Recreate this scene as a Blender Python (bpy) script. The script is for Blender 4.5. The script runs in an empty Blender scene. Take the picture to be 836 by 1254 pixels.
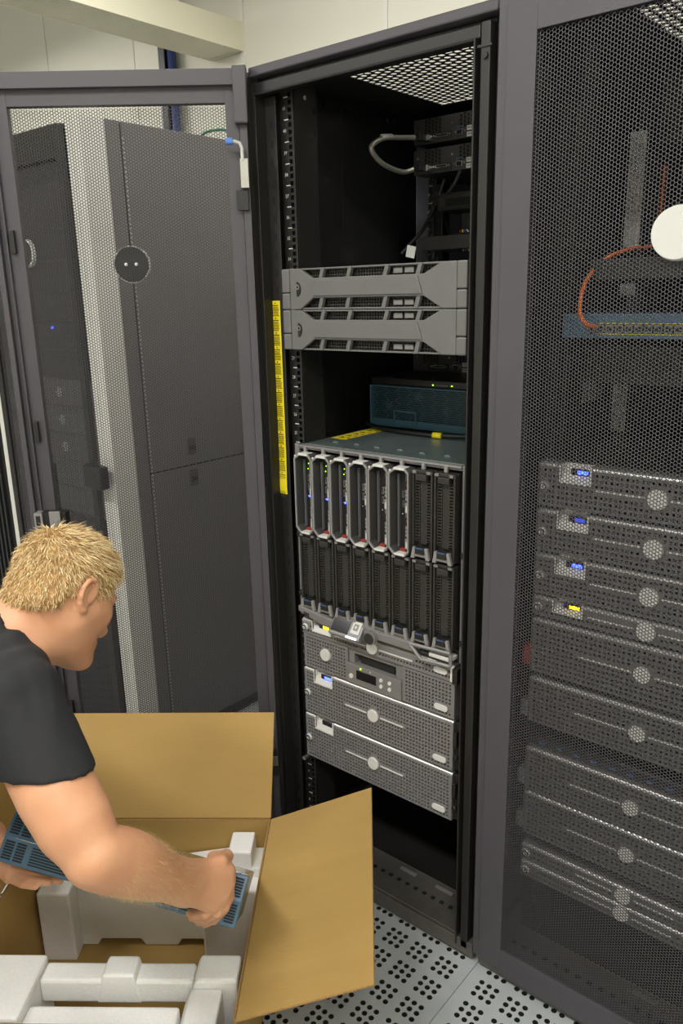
import bpy, bmesh, math, random
import numpy as np
from mathutils import Vector, Matrix, Quaternion
random.seed(7)
SC = bpy.context.scene
COL = SC.collection
# ---------------------------------------------------------------- camera
cam_d = bpy.data.cameras.new('camera'); cam = bpy.data.objects.new('camera', cam_d); COL.objects.link(cam)
_R = Vector((0.76894, 0.63896, -0.02158)); _U = Vector((-0.15481, 0.21884, 0.96340)); _F = Vector((-0.62029, 0.73746, -0.26719))
_m = Matrix((( _R.x, _U.x, -_F.x, 1.04029), (_R.y, _U.y, -_F.y, -1.36922), (_R.z, _U.z, -_F.z, 1.51518), (0, 0, 0, 1)))
cam.matrix_world = _m
cam_d.sensor_fit = 'HORIZONTAL'; cam_d.sensor_width = 36.0; cam_d.lens = 41.31
cam_d.clip_start = 0.02
SC.camera = cam
# ---------------------------------------------------------------- exposure and world
SC.view_settings.view_transform = 'Standard'; SC.view_settings.look = 'None'
SC.view_settings.gamma = 1.0; SC.view_settings.use_curve_mapping = False
SC.view_settings.exposure = 0.12
W = bpy.data.worlds.new('world'); SC.world = W; W.use_nodes = True
W.node_tree.nodes['Background'].inputs[0].default_value = (0.9, 0.95, 1.0, 1)
W.node_tree.nodes['Background'].inputs[1].default_value = 0.05
# ---------------------------------------------------------------- ceiling lamps (area light under each luminaire)
LAMP_Z = 3.06
LAMPS = [(-1.7, -1.9, 25), (0.2, -1.9, 42), (1.9, -1.9, 30), (-1.0, 0.5, 15), (0.9, 0.5, 15), (-3.6, 0.3, 36)]
def lamp_light(x, y, w):
    l = bpy.data.lights.new('luminaire_light', 'AREA'); l.shape = 'RECTANGLE'; l.size = 1.15; l.size_y = 0.28
    l.energy = w; l.color = (1.0, 0.983, 0.95)
    o = bpy.data.objects.new('luminaire_light', l); COL.objects.link(o); o.location = (x, y, LAMP_Z - 0.075)
for _a in LAMPS: lamp_light(*_a)

# ================================================================ helpers
def lin(c):
    return tuple(((v/255.0)/12.92 if v/255.0 <= 0.04045 else ((v/255.0+0.055)/1.055)**2.4) for v in c)
MATS = {}
def mat(name, rgb, rough=0.5, metal=0.0, noise=0.0, nscale=40.0, bump=0.0, bscale=300.0, emit=None, estr=0.0, spec=0.5, rgb2=None, sss=0.0, coat=0.0, stretch=None):
    m = bpy.data.materials.new(name); m.use_nodes = True
    nt = m.node_tree; b = nt.nodes['Principled BSDF']
    c = lin(rgb); b.inputs['Base Color'].default_value = (*c, 1)
    b.inputs['Roughness'].default_value = rough; b.inputs['Metallic'].default_value = metal
    b.inputs['Specular IOR Level'].default_value = spec
    if coat: b.inputs['Coat Weight'].default_value = coat; b.inputs['Coat Roughness'].default_value = 0.2
    tc = nt.nodes.new('ShaderNodeTexCoord'); mp = nt.nodes.new('ShaderNodeMapping')
    nt.links.new(tc.outputs['Object'], mp.inputs['Vector'])
    if stretch: mp.inputs['Scale'].default_value = stretch
    if noise or rgb2:
        n = nt.nodes.new('ShaderNodeTexNoise'); n.inputs['Scale'].default_value = nscale; n.inputs['Detail'].default_value = 5
        nt.links.new(mp.outputs['Vector'], n.inputs['Vector'])
        r = nt.nodes.new('ShaderNodeValToRGB'); r.color_ramp.elements[0].position = 0.3; r.color_ramp.elements[1].position = 0.7
        d = lin(rgb2) if rgb2 else tuple(min(1, v*(1+noise)) for v in c)
        a = c if rgb2 else tuple(v*(1-noise) for v in c)
        r.color_ramp.elements[0].color = (*a, 1); r.color_ramp.elements[1].color = (*d, 1)
        nt.links.new(n.outputs['Fac'], r.inputs['Fac']); nt.links.new(r.outputs['Color'], b.inputs['Base Color'])
    if bump:
        n2 = nt.nodes.new('ShaderNodeTexNoise'); n2.inputs['Scale'].default_value = bscale; n2.inputs['Detail'].default_value = 4
        nt.links.new(mp.outputs['Vector'], n2.inputs['Vector'])
        bp = nt.nodes.new('ShaderNodeBump'); bp.inputs['Strength'].default_value = bump; bp.inputs['Distance'].default_value = 0.002
        nt.links.new(n2.outputs['Fac'], bp.inputs['Height']); nt.links.new(bp.outputs['Normal'], b.inputs['Normal'])
    if emit:
        b.inputs['Emission Color'].default_value = (*lin(emit), 1); b.inputs['Emission Strength'].default_value = estr
    if sss:
        b.inputs['Subsurface Weight'].default_value = sss; b.inputs['Subsurface Radius'].default_value = (0.012, 0.005, 0.003); b.inputs['Subsurface Scale'].default_value = 1.0
    MATS[name] = m
    return m

class MB:
    def __init__(s): s.v = []; s.f = []; s.mi = []
    def add(s, vs, fs, mi=0):
        o = len(s.v); s.v.extend([tuple(v) for v in vs]); s.f.extend([tuple(i+o for i in f) for f in fs]); s.mi.extend([mi]*len(fs)); return s
    def box(s, x0, x1, y0, y1, z0, z1, mi=0, M=None):
        vs = [Vector(p) for p in ((x0,y0,z0),(x1,y0,z0),(x1,y1,z0),(x0,y1,z0),(x0,y0,z1),(x1,y0,z1),(x1,y1,z1),(x0,y1,z1))]
        if M: vs = [M @ v for v in vs]
        return s.add(vs, [(0,3,2,1),(4,5,6,7),(0,1,5,4),(1,2,6,5),(2,3,7,6),(3,0,4,7)], mi)
    def prism(s, poly, axis, a, b, mi=0, M=None):
        n = len(poly); vs = []
        for t in (a, b):
            for (p, q) in poly:
                vs.append(Vector((t,p,q)) if axis == 'x' else Vector((p,t,q)) if axis == 'y' else Vector((p,q,t)))
        if M: vs = [M @ v for v in vs]
        fs = [tuple(range(n)), tuple(range(2*n-1, n-1, -1))] + [(i, (i+1) % n, n+(i+1) % n, n+i) for i in range(n)]
        return s.add(vs, fs, mi)
    def cyl(s, p0, p1, r, n=16, r2=None, mi=0):
        p0 = Vector(p0); p1 = Vector(p1); d = (p1-p0).normalized(); r2 = r if r2 is None else r2
        a = d.orthogonal().normalized(); b = d.cross(a); vs = []
        for (p, q) in ((p0, r), (p1, r2)):
            for i in range(n):
                t = 2*math.pi*i/n; vs.append(p + q*(math.cos(t)*a + math.sin(t)*b))
        fs = [tuple(range(n-1, -1, -1)), tuple(range(n, 2*n))] + [(i, (i+1) % n, n+(i+1) % n, n+i) for i in range(n)]
        return s.add(vs, fs, mi)
    def ring(s, c, axis, r0, r1, h, n=28, mi=0):
        d = Vector(axis).normalized(); a = d.orthogonal().normalized(); b = d.cross(a); c = Vector(c); vs = []
        for (r, t) in ((r0, 0), (r1, 0), (r1, h), (r0, h)):
            for i in range(n):
                q = 2*math.pi*i/n; vs.append(c + d*t + r*(math.cos(q)*a + math.sin(q)*b))
        fs = []
        for k in range(4):
            for i in range(n): fs.append((k*n+i, k*n+(i+1) % n, ((k+1) % 4)*n+(i+1) % n, ((k+1) % 4)*n+i))
        return s.add(vs, fs, mi)
    def tube(s, pts, r, n=8, mi=0, smooth_n=0):
        P = [Vector(p) for p in pts]
        if smooth_n: P = catmull(P, smooth_n)
        rr = r if isinstance(r, (list, tuple)) else [r]*len(P)
        vs = []; d0 = (P[1]-P[0]).normalized(); a = d0.orthogonal().normalized()
        for i, p in enumerate(P):
            d = ((P[min(i+1, len(P)-1)] - P[max(i-1, 0)])).normalized()
            a = (a - d*a.dot(d)).normalized(); b = d.cross(a)
            for k in range(n):
                t = 2*math.pi*k/n; vs.append(p + rr[min(i, len(rr)-1)]*(math.cos(t)*a + math.sin(t)*b))
        fs = [tuple(range(n-1, -1, -1)), tuple(range(len(vs)-n, len(vs)))]
        for i in range(len(P)-1):
            for k in range(n): fs.append((i*n+k, i*n+(k+1) % n, (i+1)*n+(k+1) % n, (i+1)*n+k))
        return s.add(vs, fs, mi)
    def plate(s, x0, x1, z0, z1, nx, nz, hw, hh, y0, y1, skip=None, mi=0, plane='xz'):
        """flat sheet at y0 with real square holes (walls down to y1)"""
        dx = (x1-x0)/nx; dz = (z1-z0)/nz
        def T(x, y, z): return (x, y, z) if plane == 'xz' else (y, x, z) if plane == 'yz' else (x, z, y)
        for i in range(nx):
            for k in range(nz):
                cx = x0+(i+.5)*dx; cz = z0+(k+.5)*dz
                o = [(cx-dx/2,cz-dz/2),(cx+dx/2,cz-dz/2),(cx+dx/2,cz+dz/2),(cx-dx/2,cz+dz/2)]
                sk = skip(cx, cz) if skip else False
                if sk is None: continue
                if sk: s.add([T(a, y0, b) for a, b in o], [(0,1,2,3)], mi); continue
                h = [(cx-hw/2,cz-hh/2),(cx+hw/2,cz-hh/2),(cx+hw/2,cz+hh/2),(cx-hw/2,cz+hh/2)]
                vs = [T(a, y0, b) for a, b in o] + [T(a, y0, b) for a, b in h] + [T(a, y1, b) for a, b in h]
                fs = []
                for j in range(4):
                    q = (j+1) % 4; fs += [(j, q, 4+q, 4+j), (4+j, 4+q, 8+q, 8+j)]
                s.add(vs, fs, mi)
        return s
    def ball(s, c, r, sc=(1,1,1), nu=14, nv=8, mi=0):
        c = Vector(c); vs = []; fs = []
        for j in range(nv+1):
            ph = math.pi*j/nv
            for i in range(nu):
                th = 2*math.pi*i/nu
                vs.append(c + Vector((r*sc[0]*math.sin(ph)*math.cos(th), r*sc[1]*math.sin(ph)*math.sin(th), r*sc[2]*math.cos(ph))))
        for j in range(nv):
            for i in range(nu): fs.append((j*nu+i, (j+1)*nu+i, (j+1)*nu+(i+1) % nu, j*nu+(i+1) % nu))
        return s.add(vs, fs, mi)
    def build(s, name, mats, parent=None, bevel=0.0, smooth=False, seg=2, loc=None, fixn=True, M=None):
        me = bpy.data.meshes.new(name)
        vs = [tuple(M @ Vector(v)) for v in s.v] if M else s.v
        me.from_pydata(vs, [], s.f)
        if not isinstance(mats, (list, tuple)): mats = [mats]
        for m in mats: me.materials.append(m)
        if len(mats) > 1: me.polygons.foreach_set('material_index', s.mi)
        if fixn:
            bm = bmesh.new(); bm.from_mesh(me)
            bmesh.ops.remove_doubles(bm, verts=bm.verts, dist=1e-6)
            bmesh.ops.recalc_face_normals(bm, faces=bm.faces); bm.to_mesh(me); bm.free()
        if smooth: me.polygons.foreach_set('use_smooth', [True]*len(me.polygons))
        me.update()
        return link(name, me, parent, bevel, seg, loc)
def link(name, me, parent=None, bevel=0.0, seg=2, loc=None):
    o = bpy.data.objects.new(name, me); COL.objects.link(o)
    if parent: o.parent = parent
    if loc: o.location = loc
    if bevel:
        b = o.modifiers.new('bevel', 'BEVEL'); b.width = bevel; b.segments = seg; b.limit_method = 'ANGLE'; b.angle_limit = math.radians(40)
        b.harden_normals = False
    return o
def catmull(P, n):
    out = []
    for i in range(len(P)-1):
        p0 = P[max(i-1,0)]; p1 = P[i]; p2 = P[i+1]; p3 = P[min(i+2,len(P)-1)]
        for k in range(n):
            t = k/n
            out.append(0.5*((2*p1)+(p2-p0)*t+(2*p0-5*p1+4*p2-p3)*t*t+(3*p1-p0-3*p2+p3)*t**3))
    return out+[P[-1]]
def tag(o, label, cat, group=None):
    o['label'] = label; o['category'] = cat
    if group: o['group'] = group
    return o
def thing(name, label, cat, loc=(0,0,0), rz=0.0, group=None):
    o = bpy.data.objects.new(name, None); o.empty_display_size = 0.05; COL.objects.link(o); o.location = loc; o.rotation_euler = (0,0,rz)
    return tag(o, label, cat, group)
def thing_m(name, label, cat, M, group=None):
    o = thing(name, label, cat, group=group); o.matrix_world = M; return o
def struct(o, label=None, cat=None):
    o['kind'] = 'structure'
    if label: o['label'] = label
    if cat: o['category'] = cat
    return o
def dup(root, loc, label, group=None, rz=None):
    r = root.copy(); COL.objects.link(r); r.location = loc; r['label'] = label
    if rz is not None: r.rotation_euler = (0,0,rz)
    if group: r['group'] = group
    for ch in list(root.children):
        c = ch.copy(); COL.objects.link(c); c.parent = r
        for g in list(ch.children):
            d = g.copy(); COL.objects.link(d); d.parent = c
    return r
def text_into(mb, s, size, T, mi=0, extrude=0.0002):
    """flat lettering placed by T(x, y) -> 3D point"""
    cu = bpy.data.curves.new('lettering', 'FONT'); cu.body = s; cu.size = size; cu.resolution_u = 1; cu.align_x = 'CENTER'; cu.align_y = 'CENTER'
    ob = bpy.data.objects.new('lettering', cu); COL.objects.link(ob)
    dg = bpy.context.evaluated_depsgraph_get(); me = ob.evaluated_get(dg).to_mesh()
    vs = [T(v.co.x, v.co.y) for v in me.vertices]; fs = [tuple(p.vertices) for p in me.polygons]
    ob.evaluated_get(dg).to_mesh_clear(); bpy.data.objects.remove(ob); bpy.data.curves.remove(cu)
    mb.add(vs, fs, mi)
def hex_mesh(name, w, h, pitch, frac, th, m):
    """perforated steel sheet in the XZ plane, thickness th along +Y, columns of hexagonal holes"""
    dx = pitch*math.sqrt(3)/2; nc = int(w/dx); nr = int(h/pitch)
    i = np.arange(nc); k = np.arange(nr); I, K = np.meshgrid(i, k, indexing='ij')
    cx = (I.ravel()+.5)*dx; cz = (K.ravel()+.5+.5*(I.ravel() % 2))*pitch
    a = np.arange(6)*math.pi/3; R = pitch/math.sqrt(3)*1.002; r = R*frac
    ring = np.stack([np.cos(a), np.sin(a)], 1)
    def layer(rad, y):
        P = np.zeros((len(cx), 6, 3)); P[:,:,0] = cx[:,None]+rad*ring[None,:,0]; P[:,:,2] = cz[:,None]+rad*ring[None,:,1]; P[:,:,1] = y; return P
    V = np.concatenate([layer(R,0), layer(r,0), layer(r,th)], 1)   # n,18,3
    q = []
    for j in range(6):
        n = (j+1) % 6; q += [(j,n,6+n,6+j), (6+j,6+n,12+n,12+j)]
    q = np.array(q); N = len(cx)
    F = (q[None,:,:] + (np.arange(N)*18)[:,None,None]).reshape(-1,4)
    return np_mesh(name, V.reshape(-1,3), F, m)
def np_mesh(name, V, F, m, smooth=False):
    me = bpy.data.meshes.new(name); nv = len(V); nf = len(F); c = F.shape[1]
    me.vertices.add(nv); me.vertices.foreach_set('co', np.asarray(V, dtype=np.float32).ravel())
    me.loops.add(nf*c); me.loops.foreach_set('vertex_index', np.asarray(F, dtype=np.int32).ravel())
    me.polygons.add(nf); me.polygons.foreach_set('loop_start', np.arange(0, nf*c, c, dtype=np.int32))
    me.polygons.foreach_set('loop_total', np.full(nf, c, dtype=np.int32))
    me.update(calc_edges=True); me.validate()
    if smooth: me.polygons.foreach_set('use_smooth', np.ones(nf, dtype=bool))
    for x in (m if isinstance(m, (list, tuple)) else [m]): me.materials.append(x)
    return me

# ================================================================ materials
M_rack = mat('rack_paint', (73,70,76), 0.45, 0.0, noise=0.05, nscale=6, bump=0.12, bscale=900)
M_mesh = mat('perforated_steel', (64,62,65), 0.42, 0.0)
M_black = mat('black_paint', (31,30,29), 0.42, 0.0, bump=0.08, bscale=800)
M_gloss = mat('black_panel', (34,33,34), 0.30, 0.0, noise=0.1, nscale=5)
M_deep = mat('dark_void', (12,12,12), 0.8)
M_plast = mat('black_plastic', (30,30,30), 0.45)
M_wallg = mat('frame_grey', (70,69,68), 0.45)
M_blank = mat('blank_plastic', (44,42,39), 0.5)
M_silver = mat('silver_plastic', (150,148,147), 0.38, 0.35, noise=0.03, nscale=20)
M_bezel = mat('bezel_shaded', (104,102,101), 0.42, 0.25, noise=0.03, nscale=20)  # darker copy of the grey bezel, shade behind the right door painted in
M_silver2 = mat('bezel_grey', (128,126,126), 0.42, 0.25, noise=0.03, nscale=20)
M_edge = mat('edge_highlight', (170,169,168), 0.29, 0.65)  # lighter than the bezels, paints in the lamp highlight along their top edges
M_fascia = mat('fascia_grey', (108,108,107), 0.45, 0.25, noise=0.03, nscale=30)
M_light = mat('light_plastic', (205,204,200), 0.45)
M_zinc = mat('zinc_steel', (120,132,132), 0.35, 0.6, noise=0.12, nscale=9)
M_steel = mat('bright_steel', (190,190,186), 0.25, 0.9)
M_chrome = mat('chrome', (225,225,225), 0.12, 1.0)
M_white = mat('white_paint', (228,227,220), 0.6)
M_wall = mat('wall_paint', (226,224,212), 0.75, noise=0.015, nscale=2, bump=0.03, bscale=200)
M_ceil = mat('ceiling_paint', (232,230,224), 0.85, noise=0.02, nscale=3)
M_cream = mat('cream_enamel', (226,222,200), 0.5)
M_post = mat('pale_grey_paint', (220,218,212), 0.55, noise=0.03, nscale=4)
M_lav = mat('rear_panel_lit', (188,186,204), 0.35)  # paler rear section of the side panels: light from the rear painted in
M_unit = mat('unit_grey', (64,63,61), 0.45)
M_base = mat('base_steel', (104,101,97), 0.42, 0.5, noise=0.12, nscale=30)
M_tile = mat('tile_laminate', (172,178,182), 0.38, rgb2=(182,187,190), nscale=18, bump=0.02, bscale=80)
M_hole = mat('plenum_concrete', (30,28,24), 0.9, noise=0.3, nscale=8)
M_card = mat('cardboard', (170,138,78), 0.82, rgb2=(175,143,83), nscale=5, bump=0.18, bscale=60, stretch=(1,6,1))
M_cardedge = mat('cardboard_edge', (150,116,66), 0.9, noise=0.25, nscale=300)
M_foam = mat('white_foam', (240,240,238), 0.75, noise=0.03, nscale=180, bump=0.6, bscale=260, sss=0.15)
M_yel = mat('yellow_label', (226,206,24), 0.55, noise=0.03, nscale=30)
M_ink = mat('label_ink', (60,56,14), 0.7)
M_num = mat('white_ink', (205,205,200), 0.6)
M_teal = mat('teal_plastic', (66,106,126), 0.5)
M_tealdev = mat('steel_blue_paint', (70,100,122), 0.4, 0.1, noise=0.04, nscale=12)
M_tealdk = mat('slot_dark', (22,26,30), 0.7)
M_bluec = mat('blue_cap', (88,132,205), 0.4)
M_bluep = mat('blue_plastic', (58,92,140), 0.45)
M_blueled = mat('blue_led', (40,60,230), 0.4, emit=(50,70,255), estr=9.0)
M_blued = mat('blue_led_dim', (40,60,200), 0.4, emit=(50,70,230), estr=1.2)
M_yelled = mat('yellow_led', (240,210,20), 0.4, emit=(255,215,20), estr=4.0)
M_grnled = mat('green_led', (150,230,30), 0.4, emit=(170,255,30), estr=3.0)
M_whiteled = mat('white_led', (200,205,255), 0.4, emit=(205,210,255), estr=2.5)
M_screen = mat('dark_screen', (26,26,30), 0.12)
M_red = mat('red_plastic', (150,44,34), 0.5)
M_orange = mat('orange_cable', (214,100,24), 0.5)
M_cable = mat('black_cable', (22,22,22), 0.5)
M_cablesil = mat('braided_cable', (176,172,160), 0.35, 0.5, noise=0.15, nscale=250)
M_pipe = mat('blue_pipe', (44,62,120), 0.5)
M_lampem = mat('lamp_diffuser', (240,240,235), 0.5, emit=(255,248,232), estr=5.0)
M_copper = mat('copper', (150,92,50), 0.4, 0.6)

# ================================================================ the room
def sbox(name, b, m, label=None, cat=None, bevel=0):
    return struct(MB().box(*b).build(name, m, None, bevel), label, cat)
RX0, RX1, RY0, RY1, RZ = -6.4, 2.6, -3.2, 1.6, 3.5
sub = struct(MB().box(RX0, RX1, RY0, RY1, -0.40, -0.36).build('floor', M_hole), 'raised floor of pale grey tiles over a dark plenum', 'floor')
def perforated_tile():
    mb = MB(); top = 0.0; p = 0.0703; hs = 0.0186; r = 0.0063; n = 12; T = 0.5985; m0 = (0.6-T)/2
    edge0 = (0.6-8*p)/2; blk = 3*hs; gap = (p-blk)/2
    def q(x0, x1, y0, y1): mb.add([(x0,y0,top),(x1,y0,top),(x1,y1,top),(x0,y1,top)], [(0,1,2,3)])
    q(m0, 0.6-m0, m0, edge0); q(m0, 0.6-m0, 0.6-edge0, 0.6-m0); q(m0, edge0, edge0, 0.6-edge0); q(0.6-edge0, 0.6-m0, edge0, 0.6-edge0)
    for i in range(8):
        for k in range(8):
            x = edge0+i*p; y = edge0+k*p
            q(x, x+p, y, y+gap); q(x, x+p, y+p-gap, y+p); q(x, x+gap, y+gap, y+p-gap); q(x+p-gap, x+p, y+gap, y+p-gap)
            for a in range(3):
                for b in range(3):
                    cx = x+gap+(a+.5)*hs; cy = y+gap+(b+.5)*hs; vs = []
                    for j in range(n):
                        t = 2*math.pi*(j+.5)/n; c, s = math.cos(t), math.sin(t); f = hs/2/max(abs(c), abs(s)); vs.append((cx+f*c, cy+f*s, top))
                    # square corners
                    for z in (top, -0.02):
                        for j in range(n):
                            t = 2*math.pi*(j+.5)/n; vs.append((cx+r*math.cos(t), cy+r*math.sin(t), z))
                    fs = []
                    for j in range(n):
                        w = (j+1) % n; fs += [(j,w,n+w,n+j)]
                    mb.add(vs, fs); mb.add(vs, [(n+j, n+(j+1) % n, 2*n+(j+1) % n, 2*n+j) for j in range(n)], 1)
                    for (sx, sy, j) in ((1,1,1),(-1,1,4),(-1,-1,7),(1,-1,10)):
                        mb.add([(cx+sx*hs/2, cy+sy*hs/2, top), vs[j], vs[(j+1) % n]], [(0,1,2)])
    for (a, b) in (((m0,m0),(0.6-m0,m0)),((0.6-m0,m0),(0.6-m0,0.6-m0)),((0.6-m0,0.6-m0),(m0,0.6-m0)),((m0,0.6-m0),(m0,m0))):
        mb.add([(a[0],a[1],top),(b[0],b[1],top),(b[0],b[1],-0.03),(a[0],a[1],-0.03)], [(0,1,2,3)])
    return mb
ptile = perforated_tile().build('tile', [M_tile, M_hole], sub, fixn=False)
me_pt = ptile.data
me_st = MB().box(0.0008, 0.5992, 0.0008, 0.5992, -0.03, 0.0).build('tile', M_tile, sub).data
_first = {'p': ptile, 's': [o for o in sub.children if o.data is me_st][0]}
ix0 = 0.31; iy0 = 0.092
for i in range(-12, 4):
    for k in range(-6, 3):
        x = ix0+0.6*i; y = iy0+0.6*k
        if x < RX0-0.59 or x > RX1 or y < RY0-0.59 or y > RY1: continue
        perf = (-4 <= i <= 1) and (-3 <= k <= -1)
        key = 'p' if perf else 's'
        if _first.get(key): o = _first.pop(key)
        else:
            o = bpy.data.objects.new('tile', me_pt if perf else me_st); COL.objects.link(o); o.parent = sub
        o.location = (x, y, 0)
wb = struct(MB().box(RX0-0.1, RX1+0.1, RY1+0.012, RY1+0.12, -0.4, RZ).build('wall_back', M_wall), 'white panelled wall behind the racks', 'wall')
xs = [-6.4, -6.26, -5.41, -4.56, -3.71, -2.86, -2.01, -1.157, -0.31, 0.54, 1.39, 2.24, 2.6]
for a, b in zip(xs[:-1], xs[1:]):
    MB().box(a+0.003, b-0.003, RY1, RY1+0.0118, 0.0, RZ).build('panel', M_wall, wb, 0.002)
for x in (-2.01, -1.157): MB().box(x-0.012, x+0.012, RY1-0.006, RY1-0.0002, 0.0, RZ).build('joint_strip', M_white, wb, 0.001)
sbox('wall_left', (RX0-0.1, RX0, RY0, RY1, -0.4, RZ), M_wall, 'white wall at the left end of the room', 'wall')
sbox('wall_right', (RX1, RX1+0.1, RY0, RY1, -0.4, RZ), M_wall, 'white wall at the right end of the room', 'wall')
sbox('wall_front', (RX0-0.1, RX1+0.1, RY0-0.1, RY0, -0.4, RZ), M_wall, 'white wall across the aisle from the racks', 'wall')
sbox('ceiling', (RX0-0.1, RX1+0.1, RY0-0.1, RY1+0.1, RZ, RZ+0.1), M_ceil, 'plain white ceiling', 'ceiling')
for n_, (x, y, w) in enumerate(LAMPS):
    where = ['over the aisle beyond the open door', 'over the cardboard box', 'over the aisle by the right rack', 'behind the left racks', 'behind the right racks', 'at the far left end'][n_]
    t = thing('ceiling_lamp', 'long white ceiling lamp ' + where, 'lamp', (x, y, LAMP_Z+0.005), group='ceiling lamps')
    for k_ in (-0.45, 0.45): MB().cyl((k_, 0, 0.0), (k_, 0, RZ-LAMP_Z-0.0055), 0.004, 8).build('hanger_rod', M_white, t)
    h = MB(); h.box(-0.62, 0.62, -0.17, 0.17, -0.03, 0.0).build('housing', M_white, t, 0.003)
    MB().box(-0.6, 0.6, -0.15, 0.15, -0.036, -0.0302).build('diffuser', M_lampem, t)

# suspended perforated trunk, upper left
t = thing('cable_duct', 'long cream trunk with perforated underside hanging at upper left', 'trunking', (-2.12, 0.4, 2.653))
m = MB(); m.box(-0.12, 0.12, -1.6, 1.196, 0.012, 0.125); m.box(-0.12, -0.112, -1.6, 1.196, 0, 0.012); m.box(0.112, 0.12, -1.6, 1.196, 0, 0.012); m.box(-0.112, 0.112, 1.188, 1.196, 0, 0.012)
m.build('duct_body', M_cream, t, 0.002)
g = MB()
for k in range(240):
    y = -1.59+k*0.0115; g.box(-0.112, 0.112, y, y+0.006, 0.003, 0.006)
for k in range(19):
    x = -0.112+k*0.0118; g.box(x, x+0.006, -1.6, 1.188, 0.0035, 0.0065)
o = g.build('perforated_underside', M_cream, t); o['kind'] = 'stuff'
for (x, y) in ((0.03, 0.88), (-0.09, 0.88), (0.03, -0.4), (-0.09, -0.4)): MB().cyl((x, y, 0.125), (x, y, 0.8465), 0.006, 10).build('hanger_rod', M_white, t, smooth=True)
t = thing('wall_pipe', 'blue vertical pipe beside a dark strut on the back wall', 'pipe', (-2.52, 1.56, 0))
MB().cyl((0.03, -0.005, 0.0), (0.03, -0.005, 3.5), 0.022, 16).build('pipe', M_pipe, t, smooth=True)
MB().box(-0.05, 0.0, -0.03, 0.038, 0, 3.5).build('strut', M_black, t, 0.002)
t = thing('conduit', 'white vertical conduit left of the blue pipe', 'pipe', (-2.60, 1.575, 0))
MB().cyl((0, 0, 0), (0, 0, 3.5), 0.018, 14).build('tube', M_white, t, smooth=True)
MB().box(-0.026, 0.026, -0.02, 0.0245, 2.45, 2.47).build('clip', M_white, t)
# ================================================================ racks
U = 0.04445
def ZU(u): return 1.885-U*u
HEX = hex_mesh('perforated_panel', 0.476, 1.826, 0.0065, 0.80, 0.0010, M_mesh)
TOPHEX = hex_mesh('top_grille', 0.40, 0.375, 0.0215, 0.64, 0.0015, M_black)
DW = 0.575
def make_door(parent, M, badge_u=0.28, badge_z=1.59, inner=False, z0=0.03, z1=1.985, label=None):
    """local: x along width from the outer left edge, y=0 outer face, +y inward"""
    d = MB(); L, Rr = 0.072, 0.052; H0, H1 = 0.097, 1.921
    if inner: L = 0.047; Rr = 0.058
    d.box(0.018, L, 0.0, 0.02, z0+0.01, z1); d.box(0.0, 0.0165, 0.005, 0.032, z0+0.012, z1-0.002); d.box(0.0165, 0.018, 0.012, 0.02, z0+0.012, z1-0.002)
    d.box(DW-Rr, DW, 0.0, 0.02, z0, z1); d.box(DW-0.012, DW, 0.02, 0.034, z0, z1)
    d.box(L, DW-Rr, 0.0, 0.02, z0, H0); d.box(L, DW-Rr, 0.0, 0.02, H1, z1)
    d.box(0.0165, DW-0.012, 0.02, 0.036, z1-0.032, z1); d.box(0.0165, DW-0.012, 0.02, 0.034, z0+0.012, z0+0.03)
    o = d.build('door', M_rack, parent, 0.0035); o.matrix_local = M
    if label: o['label'] = label
    p = link('perforated_panel', HEX, o); p.location = (L-0.001, 0.0035 if not inner else 0.014, H0-0.002)
    p.scale = ((DW-Rr-L+0.002)/0.4752, 1, 1.0)
    b = MB(); b.cyl((badge_u, -0.003, badge_z), (badge_u, -0.013, badge_z), 0.041, 40, 0.039, mi=0); b.cyl((badge_u, 0.0132, badge_z), (badge_u, -0.003, badge_z), 0.0385, 32, mi=1)
    b.ring((badge_u, 0.0125, badge_z), (0, -1, 0), 0.0388, 0.0412, 0.0155, 40, mi=0)
    b.build('badge', [M_light, M_plast], o, 0.0008)
    for s in (-1, 1): MB().ball((badge_u+s*0.0115, 0.0165, badge_z), 0.0042, nu=10, nv=6).build('badge_screw', M_light, o, smooth=True)
    return o
def square_strip(name, parent, x, y, z0, z1, m, plane='xz', pitch=0.01482, w=0.02, hole=0.0095, th=0.002, M=None):
    n = max(1, int(round((z1-z0)/pitch)))
    if plane == 'xz': mb = MB().plate(x-w/2, x+w/2, z0, z1, 1, n, hole, hole, y, y+th)
    elif plane == 'yz': mb = MB().plate(y-w/2, y+w/2, z0, z1, 1, n, hole, hole, x, x+th, plane='yz')
    return mb.build(name, m, parent, fixn=False)
def tick_mesh():
    mb = MB()
    for u in range(-1, 41):
        z = ZU(u); mb.box(-0.007, 0.0055, -0.0006, -0.0001, z-0.0009, z+0.0009)
    for u in range(-1, 40): text_into(mb, str(41-u-1), 0.011, lambda x, y, u=u: (-0.006+x*0.9, -0.0005, ZU(u+0.5)+y), 0)
    return mb
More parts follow.
